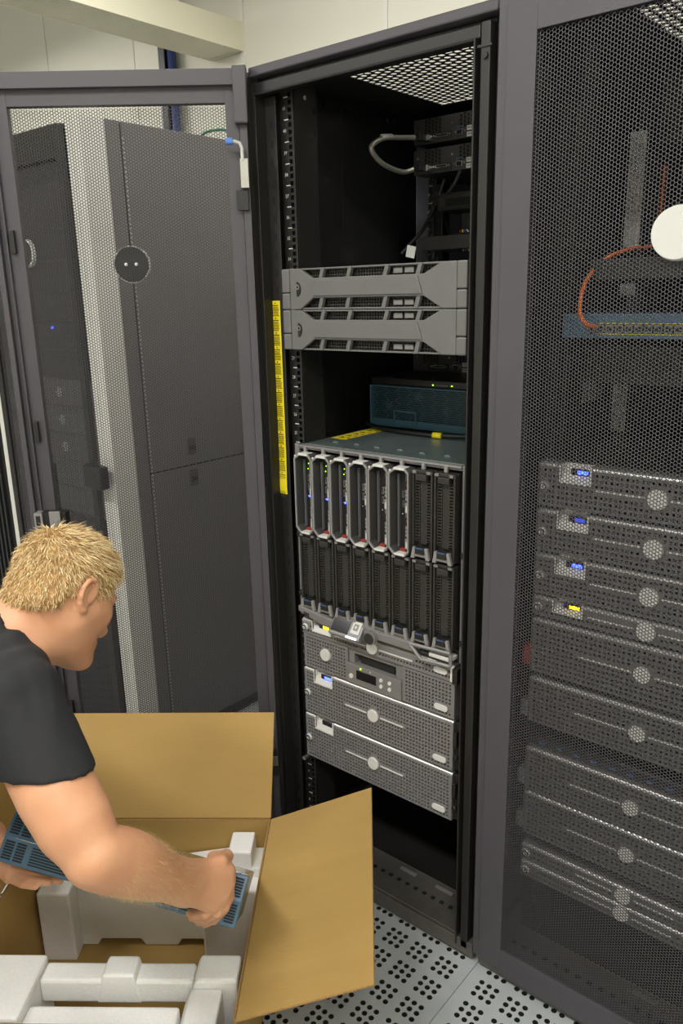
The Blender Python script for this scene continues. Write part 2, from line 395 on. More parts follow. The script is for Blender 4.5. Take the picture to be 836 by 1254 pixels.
def make_rack(t, main=False, side_l=True, side_r=True):
    # --- front frame
    f = MB(); f.box(-0.30, 0.30, -0.055, 0.05, 1.968, 1.987); f.build('top_cap', M_rack, t, 0.003)
    f = MB(); f.box(-0.292, 0.262, -0.045, -0.02, 1.935, 1.958); f.box(-0.292, 0.285, -0.028, 0.0, 1.958, 1.968); f.box(-0.290, 0.258, -0.052, -0.045, 1.931, 1.936)
    f.build('top_bar', M_black, t, 0.003)
    p = MB(); p.box(0.254, 0.258, -0.055, 0.02, 0.03, 1.936); p.box(0.258, 0.267, -0.034, 0.02, 0.03, 1.94); p.box(0.267, 0.286, -0.052, 0.02, 0.03, 1.958); p.box(0.286, 0.2995, -0.03, 0.02, 0.03, 1.967)
    po = p.build('front_post', M_black, t, 0.003)
    MB().cyl((0.2765, -0.0522, 1.905), (0.2765, -0.056, 1.905), 0.006, 10).box(0.262, 0.29, -0.0545, -0.0525, 1.918, 1.922).build('gasket_joint', M_plast, po)
    for z in (1.868, 0.17, 1.0): MB().cyl((0.2625, -0.0342, z), (0.2625, -0.0352, z), 0.004, 10).build('post_hole', M_deep, po)
    p = MB(); p.box(-0.334 if main else -0.2995, -0.288, -0.0365, 0.02, 0.03, 1.985 if main else 1.966); p.box(-0.2995, -0.288, -0.045, -0.038, 0.03, 1.958); p.box(-0.288, -0.256, -0.02, -0.0175, 0.03, 1.931); p.box(-0.2905, -0.2875, -0.05, -0.02, 0.03, 1.936)
    po = p.build('front_post', M_black, t, 0.001)
    # column of slots on the left flange
    for z in [1.875-0.0385*k for k in range(10)]+[1.02-0.0385*k for k in range(24)]:
        MB().box(-0.2745, -0.267, -0.0206, -0.0203, z-0.008, z+0.008).build('slot', M_deep, po)
    # --- mounting rails with square holes
    r = MB(); r.plate(-0.245, -0.222, ZU(41.5), ZU(-1.6), 1, 43*3, 0.0095, 0.0095, 0.0, 0.003)
    r.box(-0.262, -0.245, 0.0, 0.002, ZU(41.5), ZU(-1.6)); r.box(-0.2225, -0.2205, 0.003, 0.075, ZU(41.5), ZU(-1.6))
    ro = r.build('mounting_rail', M_black, t, fixn=False)
    if main: link('unit_marks', TICK, ro, loc=(-0.243, 0, 0))
    MB().cyl((-0.2202, 0.035, 1.93), (-0.2185, 0.035, 1.93), 0.005, 10).build('bolt', M_steel, ro)
    e = MB()
    for k in range(40): e.box(-0.2203, -0.2200, 0.062, 0.0695, 1.90-k*0.0445, 1.913-k*0.0445)
    eo = e.build('edge_slots', M_deep, ro); eo['kind'] = 'stuff'
    r = MB(); r.plate(0.222, 0.245, ZU(41.5), ZU(-1.6), 1, 43*3, 0.0095, 0.0095, 0.0, 0.003); r.box(0.245, 0.254, 0.0, 0.002, ZU(41.5), ZU(-1.6)); r.box(0.2205, 0.2225, 0.003, 0.075, ZU(41.5), ZU(-1.6))
    r.build('mounting_rail', M_black, t, fixn=False)
    for s in (-1, 1):
        r = MB(); x0, x1 = (-0.245, -0.222) if s < 0 else (0.222, 0.245)
        r.plate(x0, x1, ZU(41.5), ZU(-1.6), 1, 43*3, 0.0095, 0.0095, 0.56, 0.563); r.box(min(s*0.2205, s*0.2225), max(s*0.2205, s*0.2225), 0.563, 0.63, ZU(41.5), ZU(-1.6))
        ro = r.build('rear_rail', M_black, t, fixn=False)
        if s < 0 and main: link('unit_marks', TICK, ro, loc=(-0.238, 0.56, 0))
    for s in (-1, 1):                                              # depth beams with square holes at top and bottom
        x = s*0.289
        for (za, zb) in ((1.935, 1.962), (0.06, 0.087)): MB().plate(0.02, 0.98, za, zb, 34, 1, 0.011, 0.011, x, x+s*0.004, plane='yz').build('depth_beam', M_black, t, fixn=False)
        if (s < 0 and side_l) or (s > 0 and side_r):
            MB().box(min(s*0.2986, s*0.2995), max(s*0.2986, s*0.2995), 0.0201, 0.99, 0.03, 1.9684).build('outer_skin', M_rack, t)
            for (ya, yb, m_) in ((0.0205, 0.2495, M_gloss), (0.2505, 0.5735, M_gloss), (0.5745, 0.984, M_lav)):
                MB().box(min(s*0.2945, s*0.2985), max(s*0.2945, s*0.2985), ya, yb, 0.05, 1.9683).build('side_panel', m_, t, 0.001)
    # --- top with grille
    tp = MB(); z0, z1 = 1.9685, 1.9705
    tp.box(-0.30, 0.30, 0.05, 0.095, z0, z1); tp.box(-0.30, 0.30, 0.468, 0.9995, z0, z1); tp.box(-0.30, -0.145, 0.095, 0.468, z0, z1); tp.box(0.252, 0.30, 0.095, 0.468, z0, z1)
    to = tp.build('top_panel', M_black, t)
    g = link('top_grille', TOPHEX, to); g.location = (-0.146, 0.0945, 1.9685); g.rotation_euler = (-math.pi/2, 0, 0); g.location.z = 1.9705
    # --- rear door frame and base
    b = MB(); b.box(-0.30, 0.30, -0.052, -0.04, 0.012, 0.05); b.box(-0.30, 0.30, -0.04, 0.075, 0.044, 0.05); b.box(-0.30, 0.30, 0.92, 0.99, 0.02, 0.05); b.box(-0.30, -0.27, 0.075, 0.92, 0.02, 0.05); b.box(0.27, 0.30, 0.075, 0.92, 0.02, 0.05)
    bo = b.build('base_frame', M_base, t, 0.002)
    for k in range(20):
        x = -0.25+k*0.026; MB().box(x, x+0.011, 0.012, 0.023, 0.0502, 0.0505).build('slot', M_deep, bo)
    for x in (0.02, 0.13):
        MB().box(x, x+0.05, 0.050, 0.060, 0.0502, 0.0525).build('sticker', M_silver2, bo)
    for (x, y) in ((-0.26, 0.02), (0.26, 0.02), (-0.26, 0.93), (0.26, 0.93)): MB().cyl((x, y, 0), (x, y, 0.044), 0.02, 14).build('levelling_foot', M_black, bo)
    MB().box(-0.29, 0.29, 0.08, 0.92, 0.03, 0.035).build('floor_pan', M_black, t)
    MB().box(-0.22, 0.22, 0.64, 0.645, 0.05, 1.2).build('rear_blank', M_black, t)
    MB().box(-0.2985, 0.2985, 0.985, 0.9995, 0.05, 1.9683).build('rear_door', M_black, t)
_tk = tick_mesh().build('unit_marks', M_num, None); TICK = _tk.data; bpy.data.objects.remove(_tk)

rack_main = thing('server_rack', 'tall open black server rack in the middle with its mesh door swung left', 'rack', (0,0,0), group='rack row')
make_rack(rack_main, True)
# open door
ang = math.radians(-139.0)
Rz = Matrix.Rotation(ang, 4, 'Z'); nrm = Vector((0.656, -0.755, 0))
Dop = make_door(rack_main, Matrix.Translation(Vector((-0.302, -0.062, 0)) - nrm*0.030) @ Rz, 0.28, 1.592, True, label='open dark grey mesh door seen from its inner side')
# details on its inner side
MB().box(-0.004, 0.026, 0.022, 0.05, 1.875, 1.988).build('hinge_cover', M_rack, Dop, 0.003)
h = MB(); h.box(0.0, 0.018, 0.036, 0.052, 1.745, 1.805, mi=0); h.tube([(0.012, 0.05, 1.80), (0.012, 0.052, 1.825), (0.016, 0.053, 1.835), (0.026, 0.056, 1.838), (0.032, 0.057, 1.838)], 0.0038, 10, mi=1); h.cyl((0.03, 0.057, 1.838), (0.046, 0.058, 1.838), 0.0072, 12, mi=2)
h.box(0.004, 0.030, 0.034, 0.042, 1.70, 1.742, mi=3)
h.build('hinge', [M_steel, M_light, M_bluec, M_black], Dop, 0.001)
h = MB(); h.box(0.0, 0.014, 0.036, 0.05, 0.30, 0.33, mi=0); h.cyl((0.007, 0.043, 0.33), (0.007, 0.043, 0.345), 0.006, 12, mi=1); h.box(0.0, 0.02, 0.034, 0.042, 0.265, 0.298, mi=1)
h.build('hinge', [M_steel, M_black], Dop, 0.001)
MB().box(0.548, 0.551, 0.0205, 0.03, 0.09, 1.90).build('inner_fold', M_rack, Dop, 0.0008)
for z in (1.62, 1.19, 0.83, 0.45): MB().box(0.532, 0.541, 0.0203, 0.031, z, z+0.05).build('edge_clip', M_black, Dop, 0.001)
k = MB(); k.box(0.485, 0.545, 0.0205, 0.05, 0.985, 1.02, mi=0); k.box(0.497, 0.523, 0.049, 0.056, 0.983, 1.024, mi=1); k.cyl((0.507, 0.056, 0.998), (0.507, 0.062, 0.998), 0.007, 14, mi=1); k.box(0.540, 0.560, 0.022, 0.055, 0.984, 1.02, mi=1); k.box(0.545, 0.556, 0.0545, 0.0556, 0.99, 1.014, mi=0)
k.build('door_latch', [M_plast, M_silver], Dop, 0.002)
MB().box(0.52, 0.545, -0.03, 0.0, 0.90, 1.13).build('outer_handle', M_plast, Dop, 0.004)
# yellow strip of instructions
y = MB(); n = 26
for i in range(n):
    za = 1.505-i*(0.46/n); zb = 1.505-(i+1)*(0.46/n); bow = lambda z: -0.0225-0.002*max(0, (1.13-z)/0.08)*(1 if z > 1.06 else 0.4)
    y.add([(-0.293, bow(za), za), (-0.264, bow(za), za), (-0.264, bow(zb), zb), (-0.293, bow(zb), zb)], [(0,1,2,3)])
    y.add([(-0.293, bow(za)+.0006, za), (-0.264, bow(za)+.0006, za), (-0.264, bow(zb)+.0006, zb), (-0.293, bow(zb)+.0006, zb)], [(0,3,2,1)])
lab = y.build('instruction_label', M_yel, rack_main, fixn=False)
y = MB(); rnd = random.Random(3)
for b in range(14):
    zt = 1.498-b*0.0335
    y.add([(-0.281, -0.0236, zt), (-0.276, -0.0236, zt), (-0.2785, -0.0236, zt+0.004)], [(0,1,2)])
    y.box(-0.287, -0.269, -0.0237, -0.0234, zt-0.0045, zt-0.0025)
    for l in range(6):
        z = zt-0.0075-l*0.0036; x = -0.289; 
        while x < -0.270:
            wd = rnd.uniform(0.0015, 0.005); y.box(x, min(x+wd, -0.267), -0.0237, -0.0234, z-0.0016, z); x += wd+0.0009
y.build('print', M_ink, lab)
# ---- right rack, door closed
rack_r = thing('server_rack', 'dark grey server rack on the right with its mesh door closed', 'rack', (0.615, 0, 0), group='rack row')
make_rack(rack_r)
Dr = make_door(rack_r, Matrix.Translation((-0.308, -0.0665, 0)), 0.323, 1.595, label='closed dark grey mesh door with a round pale badge')
MB().box(0.53, 0.56, -0.03, 0.0, 0.90, 1.13).build('outer_handle', M_plast, Dr, 0.004)
for c in rack_r.children:
    if c.name.startswith('mounting_rail'): c.location.y = 0.085
M_side = mat('side_panel_grey', (112,109,109), 0.5, noise=0.04, nscale=5)
# ---- rack beyond the gap on the left: dark doors, pale corner posts, split side panel
rack_l = thing('server_rack', 'dark server rack with pale corner posts seen through the open mesh door', 'rack', (-1.31, 0, 0), group='rack row')
sx = 0.335
MB().box(0.264, sx, -0.035, 0.045, 0.02, 2.0).box(0.29, 0.296, -0.0375, -0.035, 0.02, 2.0).build('corner_post', M_post, rack_l, 0.004)
MB().box(-sx, -0.270, -0.035, 0.045, 0.02, 2.0).build('corner_post', M_post, rack_l, 0.004)
MB().box(-0.33, 0.3285, 0.0455, 1.0, 1.985, 2.0).box(-0.263, 0.263, 0.0, 0.0455, 1.985, 2.0).build('top_panel', M_black, rack_l, 0.002)
sp = MB(); sp.box(sx-0.006, sx, 0.0465, 0.094, 0.05, 1.9995); so = sp.build('side_panel', M_side, rack_l, 0.002)
sp = MB(); sp.box(sx-0.006, sx, 0.0985, 0.999, 0.985, 1.9995); s_up = sp.build('side_panel', M_side, rack_l, 0.002)
sp = MB(); sp.box(sx-0.006, sx, 0.0985, 0.999, 0.05, 0.980); s_lo = sp.build('side_panel', M_side, rack_l, 0.002)
MB().box(sx-0.01, sx-0.0065, 0.05, 0.995, 0.05, 1.975).build('inner_skin', M_deep, rack_l)
e = MB()
for k_ in range(150): e.box(sx, sx+0.0006, 0.099, 0.1035, 0.06+k_*0.0127, 0.066+k_*0.0127)
eo = e.build('panel_perforation', M_num, s_up); eo['kind'] = 'stuff'
for (o_, zc) in ((s_up, 1.045), (s_lo, 0.940)):
    MB().box(sx, sx+0.002, 0.250, 0.285, zc-0.028, zc+0.028, 0).box(sx+0.002, sx+0.006, 0.256, 0.279, zc-0.012, zc+0.004, 1).build('panel_latch', [M_rack, M_plast], o_, 0.001)
MB().box(-0.33, 0.33, 0.0, 1.0, 0.02, 0.05).build('base_frame', M_black, rack_l)
for (x, y) in ((-0.28, 0.04), (0.28, 0.04), (-0.28, 0.94), (0.28, 0.94)): MB().cyl((x, y, 0), (x, y, 0.0195), 0.02, 12).build('levelling_foot', M_black, rack_l)
MB().box(-sx, -sx+0.006, 0.046, 0.999, 0.05, 1.98).build('side_panel', M_rack, rack_l)
MB().box(-0.33, 0.33, 0.985, 0.998, 0.05, 1.98).build('rear_door', M_black, rack_l)
for s in (-1, 1): MB().plate(s*0.25-0.012, s*0.25+0.012, 0.1, 1.95, 1, 120, 0.0095, 0.0095, 0.045, 0.047).build('mounting_rail', M_black, rack_l, fixn=False)
Dl = MB(); Dl.box(-0.266, -0.235, -0.055, -0.037, 0.03, 1.985); Dl.box(0.235, 0.262, -0.055, -0.037, 0.03, 1.985); Dl.box(-0.235, 0.235, -0.055, -0.037, 0.03, 0.07); Dl.box(-0.235, 0.235, -0.055, -0.037, 1.90, 1.985)
do = Dl.build('door', M_black, rack_l, 0.002, loc=None)
p_ = link('perforated_panel', HEX, do); p_.location = (-0.237, -0.048, 0.07)
MB().ring((0.035, -0.055, 1.655), (0, -1, 0), 0.036, 0.041, 0.012, 36).build('badge_ring', M_light, do, smooth=False)
MB().box(0.245, 0.335, -0.085, -0.0555, 0.965, 1.035).build('door_handle', M_plast, rack_l, 0.004)
o = MB().tube([(-1.56,0.80,2.006),(-1.50,0.80,2.07),(-1.43,0.80,2.112),(-1.365,0.80,2.118),(-1.285,0.80,2.104),(-1.18,0.82,2.05),(-1.12,0.84,2.006)], 0.005, 8, smooth_n=8).build('network_cable', mat('green_cable', (30,104,74), 0.5), None, smooth=True); tag(o, 'green cable arching over the top of the left rack', 'cable')
# ---- further rack, black with vertical ribs
rack_f = thing('server_rack', 'black rack with a vertically ribbed front at the far left edge', 'rack', (-1.98, 0, 0), group='rack row')
r = MB(); r.box(-0.32, 0.32, 0.0, 1.0, 0.03, 2.0); r.build('cabinet', M_black, rack_f, 0.003)
r = MB(); r.box(-0.32, 0.32, -0.03, -0.0005, 0.03, 2.0); ro_ = r.build('door', M_plast, rack_f, 0.003)
for k_ in range(20):
    MB().box(-0.31+k_*0.0315, -0.298+k_*0.0315, -0.04, -0.0305, 0.06, 1.97).build('rib', M_plast, ro_)
MB().box(-0.25, 0.25, 0.2, 0.8, 0, 0.0295).build('plinth', M_black, rack_f)

# ================================================================ equipment builders (local: x centred, y=0 front, z=0 bottom)
def rounded_bar(mb, x0, x1, z, r, y0, up=1, mi=0):
    """quarter-round roll along a bezel edge"""
    poly = [(y0+r-r*math.cos(a), z+up*(r*math.sin(a)-r)) for a in [i*math.pi/2/5 for i in range(6)]]+[(y0+r, z-up*r)]
    mb.prism(poly, 'x', x0, x1, mi)
def disc(mb, x, z, r, y, th=0.005, n=28, mi=0): mb.cyl((x, y, z), (x, y-th, z), r, n, r*0.94, mi=mi)
def pill(mb, x, z, w, h, y, th=0.004, mi=0):
    n = 8; P = []
    for i in range(n+1): a = -math.pi/2+math.pi*i/n; P.append((x+w/2-h/2+h/2*math.cos(a), z+h/2*math.sin(a)))
    for i in range(n+1): a = math.pi/2+math.pi*i/n; P.append((x-w/2+h/2+h/2*math.cos(a), z+h/2*math.sin(a)))
    mb.prism(P, 'y', y-th, y, mi)
def perforated_bezel(t, h, pitch, feats, m, y=0.0, x0=-0.2235, x1=0.2235, depth=0.032, hole=0.62, name='bezel', roll=True):
    """bezel sheet with real square perforations; feats = list of rectangles/discs left solid"""
    def skip(cx, cz):
        for f in feats:
            if f[0] == 'h' and f[1] < cx < f[2] and f[3] < cz: return None
            if f[0] == 'r' and f[1] <= cx <= f[2] and f[3] <= cz <= f[4]: return True
            if f[0] == 'd' and (cx-f[1])**2+(cz-f[2])**2 < f[3]**2: return True
        return False
    b = MB(); te = MB(); mg = 0.007; rt = 0.008 if roll else 0.003
    nx = max(1, int((x1-x0-2*mg)/pitch)); nz = max(1, int((h-mg-rt-0.003)/pitch))
    b.plate(x0+mg, x1-mg, mg*0.6, h-rt-0.003, nx, nz, pitch*hole, pitch*hole, y, y+0.004, skip)
    b.box(x0, x0+mg, y, y+depth, 0.001, h-rt-0.001); b.box(x1-mg, x1, y, y+depth, 0.001, h-rt-0.001); b.box(x0+mg, x1-mg, y, y+depth, 0.001, mg*0.6)
    hs = [f for f in feats if f[0] == 'h']; spans = [(x0, x1)] if not hs else [(x0, hs[0][1]), (hs[0][2], x1)]
    for (xa, xb) in spans:
        b.box(max(xa, x0+mg), min(xb, x1-mg), y, y+0.01, h-rt-0.003, h-rt)
        rounded_bar(te, xa, xb, h-0.001, rt, y, 1); te.box(xa, xb, y+rt, y+depth, h-rt-0.001, h-0.001)
    if hs: b.box(hs[0][1], hs[0][2], y+0.021, y+depth, h-rt-0.001, h-0.001)
    o = b.build(name, m, t, 0.0); te.build('top_edge', M_edge, t, 0.0)
    MB().box(x0+mg+0.001, x1-mg-0.001, y+0.0245, y+0.026, mg, h-rt-0.004).build('filter', M_deep, t)  # dark backing sheet behind the perforations
    return o
def chassis(t, h, y0, y1, m=M_black, w=0.2155):
    return MB().box(-w, w, y0, y1, 0.002, h-0.002).build('chassis', m, t, 0.001)
def ears(t, h, y=0.031, m=M_black):
    MB().box(0.2165, 0.2405, y+0.0015, y+0.004, 0.003, h-0.003).build('ear', m, t); MB().box(-0.2405, -0.2165, y+0.0015, y+0.004, 0.003, h-0.003).build('ear', m, t)
def recess(t, x0, x1, z0, z1, y, led=None, n=3, lx=None, m=M_light):
    """pale cut-in with a sloping floor and a status window at its top"""
    b = MB(); d = 0.02
    b.add([(x0,y-0.001,z0),(x1,y-0.001,z0),(x1,y+d*0.25,z0+(z1-z0)*0.45),(x0,y+d*0.25,z0+(z1-z0)*0.45),(x0,y+d,z1-0.008),(x1,y+d,z1-0.008),(x1,y+d,z1+0.0008),(x0,y+d,z1+0.0008)],
          [(0,1,2,3),(3,2,5,4),(4,5,6,7)])
    for x in (x0, x1): b.add([(x,y-0.001,z0),(x,y+d*0.25,z0+(z1-z0)*0.45),(x,y+d,z1-0.008),(x,y+d,z1+0.0008),(x,y-0.001,z1+0.0008)], [(0,1,2,3,4)])
    b.box(x0-0.003, x0, y-0.0015, y+0.002, z0, z1); b.box(x1, x1+0.003, y-0.0015, y+0.002, z0, z1)
    b.box(x0-0.003, x1+0.003, y-0.0015, y+0.0005, z0-0.003, z0)
    o = b.build('status_recess', m, t, fixn=False)
    zc = z0+(z1-z0)*0.62; xa = x0+(x1-x0)*0.3; xb = x1-0.004
    s = MB(); s.box(xa, xb, y+0.0035, y+0.008, zc-0.0065, zc+0.0065); s.build('status_window', M_screen, o, 0.003)
    if led:
        s = MB()
        for i in range(n):
            xx = xa+(xb-xa)*(0.42+0.5*(i+.5)/n); s.box(xx-0.0045, xx+0.0045, y+0.0025, y+0.0034, zc-0.0035, zc+0.0035)
        s.build('status_light', led, o, 0.001)
    return o
def bezel_server(name, label, loc, h, led=None, nled=3, rec=True, badge=0.0165, line=True, lock=True, ovals=True, m=None, pitch=0.0085, group=None, depth=0.62, scale_logo=1.0, body=M_black, hole=0.64, line_half=0.118, side_notch=False, rec_x=(-0.188,-0.132), badge_z=None, mb_m=None):
    m = m or M_silver2
    t = thing(name, label, 'server', loc, group=group)
    zb = h*0.5 if badge_z is None else badge_z
    feats = [('d', 0, zb, badge+0.006)]
    if line: feats.append(('r', -line_half-0.004, line_half+0.004, zb-0.005, zb+0.005))
    if rec: feats.insert(0, ('h', rec_x[0]-0.002, rec_x[1]+0.002, h-0.036 if h > 0.06 else h-0.028, h))
    if lock: feats.append(('d', -0.213, h*0.45, 0.012))
    if ovals: feats.append(('r', 0.168, 0.212, 0.012, 0.034))
    perforated_bezel(t, h, pitch, feats, m, hole=hole)
    chassis(t, h, 0.033, depth, body); ears(t, h)
    b = MB(); disc(b, 0, zb, badge, -0.0005, 0.0055); b.build('badge', M_light, t, 0.001)
    if line:
        for xa, xb in ((-line_half, -badge-0.004), (badge+0.004, line_half)): MB().box(xa, xb, -0.0025, -0.0003, zb-0.0016, zb+0.0016).build('trim_line', M_light, t, 0.0006)
    if rec: recess(t, rec_x[0], rec_x[1], h-0.034 if h > 0.06 else h-0.026, h-0.002, 0.0, led, nled)
    if lock:
        b = MB(); b.cyl((-0.213, -0.0003, h*0.45), (-0.213, -0.006, h*0.45), 0.0095, 20, 0.0085, mi=0); b.ring((-0.213, -0.006, h*0.45), (0,-1,0), 0.005, 0.0075, 0.0015, 18, mi=1); b.box(-0.2138, -0.2122, -0.0068, -0.006, h*0.45-0.003, h*0.45+0.003, mi=1)
        b.build('bezel_lock', [M_light, M_plast], t, 0.0005)
    if ovals:
        b = MB(); pill(b, 0.190, 0.022, 0.036, 0.015, -0.0003, 0.004); b.build('release_button', M_light, t, 0.001)
    return t

# ================================================================ main rack: equipment
# --- two 2U servers with a dog-bone fascia
def fascia_server(label, z):
    t = thing('rack_server', label, 'server', (0, -0.030, z), group='fascia servers'); h = 0.0875
    hi, lo = 0.021, 0.024; w = 0.2175
    P = [(-w,0),(-w+0.03,0),(-0.150,lo),(0.142,lo),(w-0.033,0),(w,0),(w,h),(w-0.033,h),(0.142,h-hi),(-0.150,h-hi),(-w+0.03,h),(-w,h)]
    f = MB(); f.prism(P, 'y', -0.006, 0.004)
    f.prism([(-0.148,lo+0.004),(0.140,lo+0.004),(0.128,h-hi-0.004),(-0.136,h-hi-0.004)], 'y', -0.0095, -0.006)
    fo = f.build('fascia', M_fascia, t, 0.004, seg=3)
    r = MB()
    for s, (za, zb) in ((1, (h-hi-0.002, h)), (-1, (0, lo+0.002))):
        for x in (-0.128, -0.052, 0.045, 0.126):
            d = 0.008*s; r.prism([(x-0.006-d*0, za),(x+0.004, za),(x+0.004+d, zb),(x-0.006+d, zb)] if s > 0 else [(x-0.006-0.004, za),(x+0.004-0.004, za),(x+0.008, zb),(x-0.002, zb)], 'y', -0.004, 0.006)
        r.box(-w+0.02, w-0.02, -0.002, 0.006, h-0.0035 if s > 0 else 0.0, h if s > 0 else 0.0035)
    r.build('rib', M_plast if False else M_fascia, t, 0.001)
    g = MB(); g.plate(-0.205, 0.205, 0.003, h-0.003, 58, 13, 0.0048, 0.0042, 0.0105, 0.014)
    g.build('grille', M_blank, t, fixn=False)
    MB().box(-0.206, 0.206, 0.0145, 0.016, 0.002, h-0.002).build('filter', M_deep, t)  # dark sheet closing off the grille holes
    for x in (0.06, 0.088): MB().box(x, x+0.022, 0.006, 0.0104, h-0.018, h-0.007).build('drive_carrier', M_silver2, t, 0.001); MB().box(x, x+0.022, 0.006, 0.0104, 0.007, 0.018).build('drive_carrier', M_silver2, t, 0.001)
    for s in (-1, 1):
        e = MB(); x0, x1 = sorted((s*0.2182, s*0.2413)); e.box(x0, x1, -0.008, 0.026, 0, h*0.40); e.box(x0, x1, -0.008, 0.026, h*0.415, h); e.build('ear_latch', M_fascia, t, 0.003)
    k = MB(); P = [(-0.196+0.012*math.cos(a), h*0.5+0.016*math.sin(a)) for a in [i*math.pi/8 for i in range(16)] if not (1.9 < a < 4.4)]
    k.prism(P, 'y', -0.0085, -0.0058, mi=0); k.ring((-0.192, -0.0086, h*0.5+0.004), (0,-1,0), 0.003, 0.0055, 0.0012, 16, mi=1)
    k.build('key_lock', [M_plast, M_silver2], t, 0.0006)
    MB().box(-0.215, 0.215, 0.018, 0.60, 0.001, h-0.001).build('chassis', M_zinc, t, 0.001)
    return t
fascia_server('upper of the two grey dog-bone fronted servers in the open rack', ZU(9)+0.0006)
fascia_server('lower of the two grey dog-bone fronted servers in the open rack', ZU(11)+0.0006)

# --- units mounted at the back of the rack
def rear_unit(label, z, y, h=0.062, hidden=False):
    t = thing('network_unit', label, 'network device', (0, y, z), group='rear facing units')
    c = MB(); c.box(-0.238, 0.238, 0.0, 0.45, 0.002, h); c.build('chassis', M_unit, t, 0.001)
    q = 0.0105
    for (xa, n) in ((-0.199, 5), (-0.094, 5), (0.02, 5), (0.12, 5)):
        v = MB()
        for i in range(n):
            for k in range(4 if n == 5 else 3):
                x = xa+i*q; zz = h*0.43+k*0.0091+(0.0045 if i % 2 else 0)
                v.cyl((x, -0.0002, zz), (x, -0.0008, zz), 0.0046, 6)
        v.build('vent', M_deep, t)
    s = MB()
    for x in (-0.223, -0.118, -0.004, 0.1, 0.223): s.cyl((x, -0.0003, h*0.66), (x, -0.003, h*0.66), 0.0033, 10)
    s.build('screw', M_steel, t)
    p = MB(); p.box(-0.187, -0.120, -0.003, -0.0003, 0.006, h*0.40, mi=0); p.box(-0.168, -0.132, -0.0042, -0.003, 0.013, 0.021, mi=1); p.box(-0.165, -0.135, -0.0048, -0.0042, 0.0155, 0.0185, mi=2)
    p.box(-0.175, -0.170, -0.005, -0.003, 0.015, 0.019, mi=1); p.box(-0.130, -0.125, -0.005, -0.003, 0.015, 0.019, mi=1)
    p.build('port_panel', [M_blank, M_steel, M_deep], t, 0.0005)
    r = MB(); r.box(-0.106, -0.088, -0.004, -0.0003, 0.010, 0.024, mi=0); r.box(-0.1035, -0.0905, -0.0046, -0.004, 0.012, 0.021, mi=1); r.box(-0.108, -0.086, -0.0012, -0.0003, 0.0285, 0.031, mi=2)
    for x in (-0.1105, -0.0825): r.cyl((x, -0.0003, 0.018), (x, -0.0035, 0.018), 0.0032, 10, mi=0)
    r.build('network_port', [M_steel, M_deep, M_bluep], t, 0.0004)
    l = MB(); l.box(-0.077, -0.040, -0.001, -0.0003, 0.0185, 0.029); l.box(-0.077, -0.040, -0.001, -0.0003, 0.004, 0.0145); lo = l.build('serial_label', M_light, t)
    pr = MB(); rn = random.Random(5)
    for z_ in (0.0225, 0.008):
        for i in range(9): pr.box(-0.074+i*0.0036, -0.0715+i*0.0036-rn.random()*0.001, -0.0013, -0.001, z_, z_+0.0035)
    pr.build('print', M_plast, lo)
    return t
rear_unit('upper black rear unit under the rack top with vents and ports', 1.885, 0.478)
rear_unit('second black rear unit from the rack top beneath its twin', 1.812, 0.478)
rear_unit('black rear unit just above the teal grilled fan unit', 1.303, 0.478)
t = thing('network_cable', 'thick silver braided cable looping between two rear units', 'cable', (-0.2, 0.45, 1.86))
def rel(pts, o): return [(p[0]-o[0], p[1]-o[1], p[2]-o[2]) for p in pts]
c_ = (-0.2, 0.45, 1.86)
MB().tube(rel([(-0.198,0.435,1.897),(-0.210,0.39,1.893),(-0.222,0.325,1.885),(-0.228,0.283,1.862),(-0.226,0.300,1.838),(-0.222,0.340,1.822),(-0.215,0.400,1.814),(-0.2,0.438,1.826)], c_), 0.0062, 12, smooth_n=10).build('braid', M_cablesil, t, smooth=True)
for (z, xx) in ((1.897, -0.192), (1.826, -0.192)):
    MB().box(xx-0.010, xx+0.010, 0.425, 0.448, z-0.009, z+0.008).build('plug', M_plast, t, 0.002, M=Matrix.Translation((0.2,-0.45,-1.86)))
    MB().box(xx-0.004, xx+0.016, 0.448, 0.4725, z-0.008, z+0.007).build('plug_shell', M_steel, t, 0.001, M=Matrix.Translation((0.2,-0.45,-1.86)))
MB().tube(rel([(-0.2235,0.318,1.8872),(-0.2175,0.352,1.8915)], c_), 0.0069, 12).build('cable_label', M_light, t, smooth=True)
# power strip, tray and loose cables behind
t = thing('power_strip', 'vertical black power strip on the rear rail with white markings', 'power strip', (-0.195, 0.535, 1.56))
MB().box(-0.02, 0.012, 0.0, 0.022, 0.0, 0.235).build('body', M_plast, t, 0.002)
for k_ in range(5): MB().box(-0.014, 0.006, -0.003, -0.0005, 0.02+k_*0.042, 0.048+k_*0.042).build('socket', M_blank, t, 0.001)
MB().box(-0.012, 0.004, -0.0012, -0.0004, 0.0, 0.016).build('rating_label', M_light, t)
t = thing('cable_tray', 'flat black tray behind the top of the upper fascia server', 'tray', (-0.03, 0.42, 1.62))
MB().box(-0.135, 0.2, 0.0, 0.12, 0.0, 0.03).build('tray_body', M_plast, t, 0.002); MB().box(-0.135, 0.2, -0.012, -0.0005, 0.0, 0.034).build('front_lip', M_black, t, 0.002)
t = thing('black_box', 'small black converter box behind the right post', 'converter', (0.0, 0.47, 1.662))
MB().box(-0.085, 0.14, 0.0, 0.1, 0.0, 0.048).build('housing', M_plast, t, 0.003); MB().cyl((-0.06, -0.0005, 0.024), (-0.06, -0.003, 0.024), 0.005, 12).build('knob', M_blank, t)
t = thing('black_box', 'dark rounded box hanging beneath the second rear unit', 'converter', (-0.02, 0.45, 1.715))
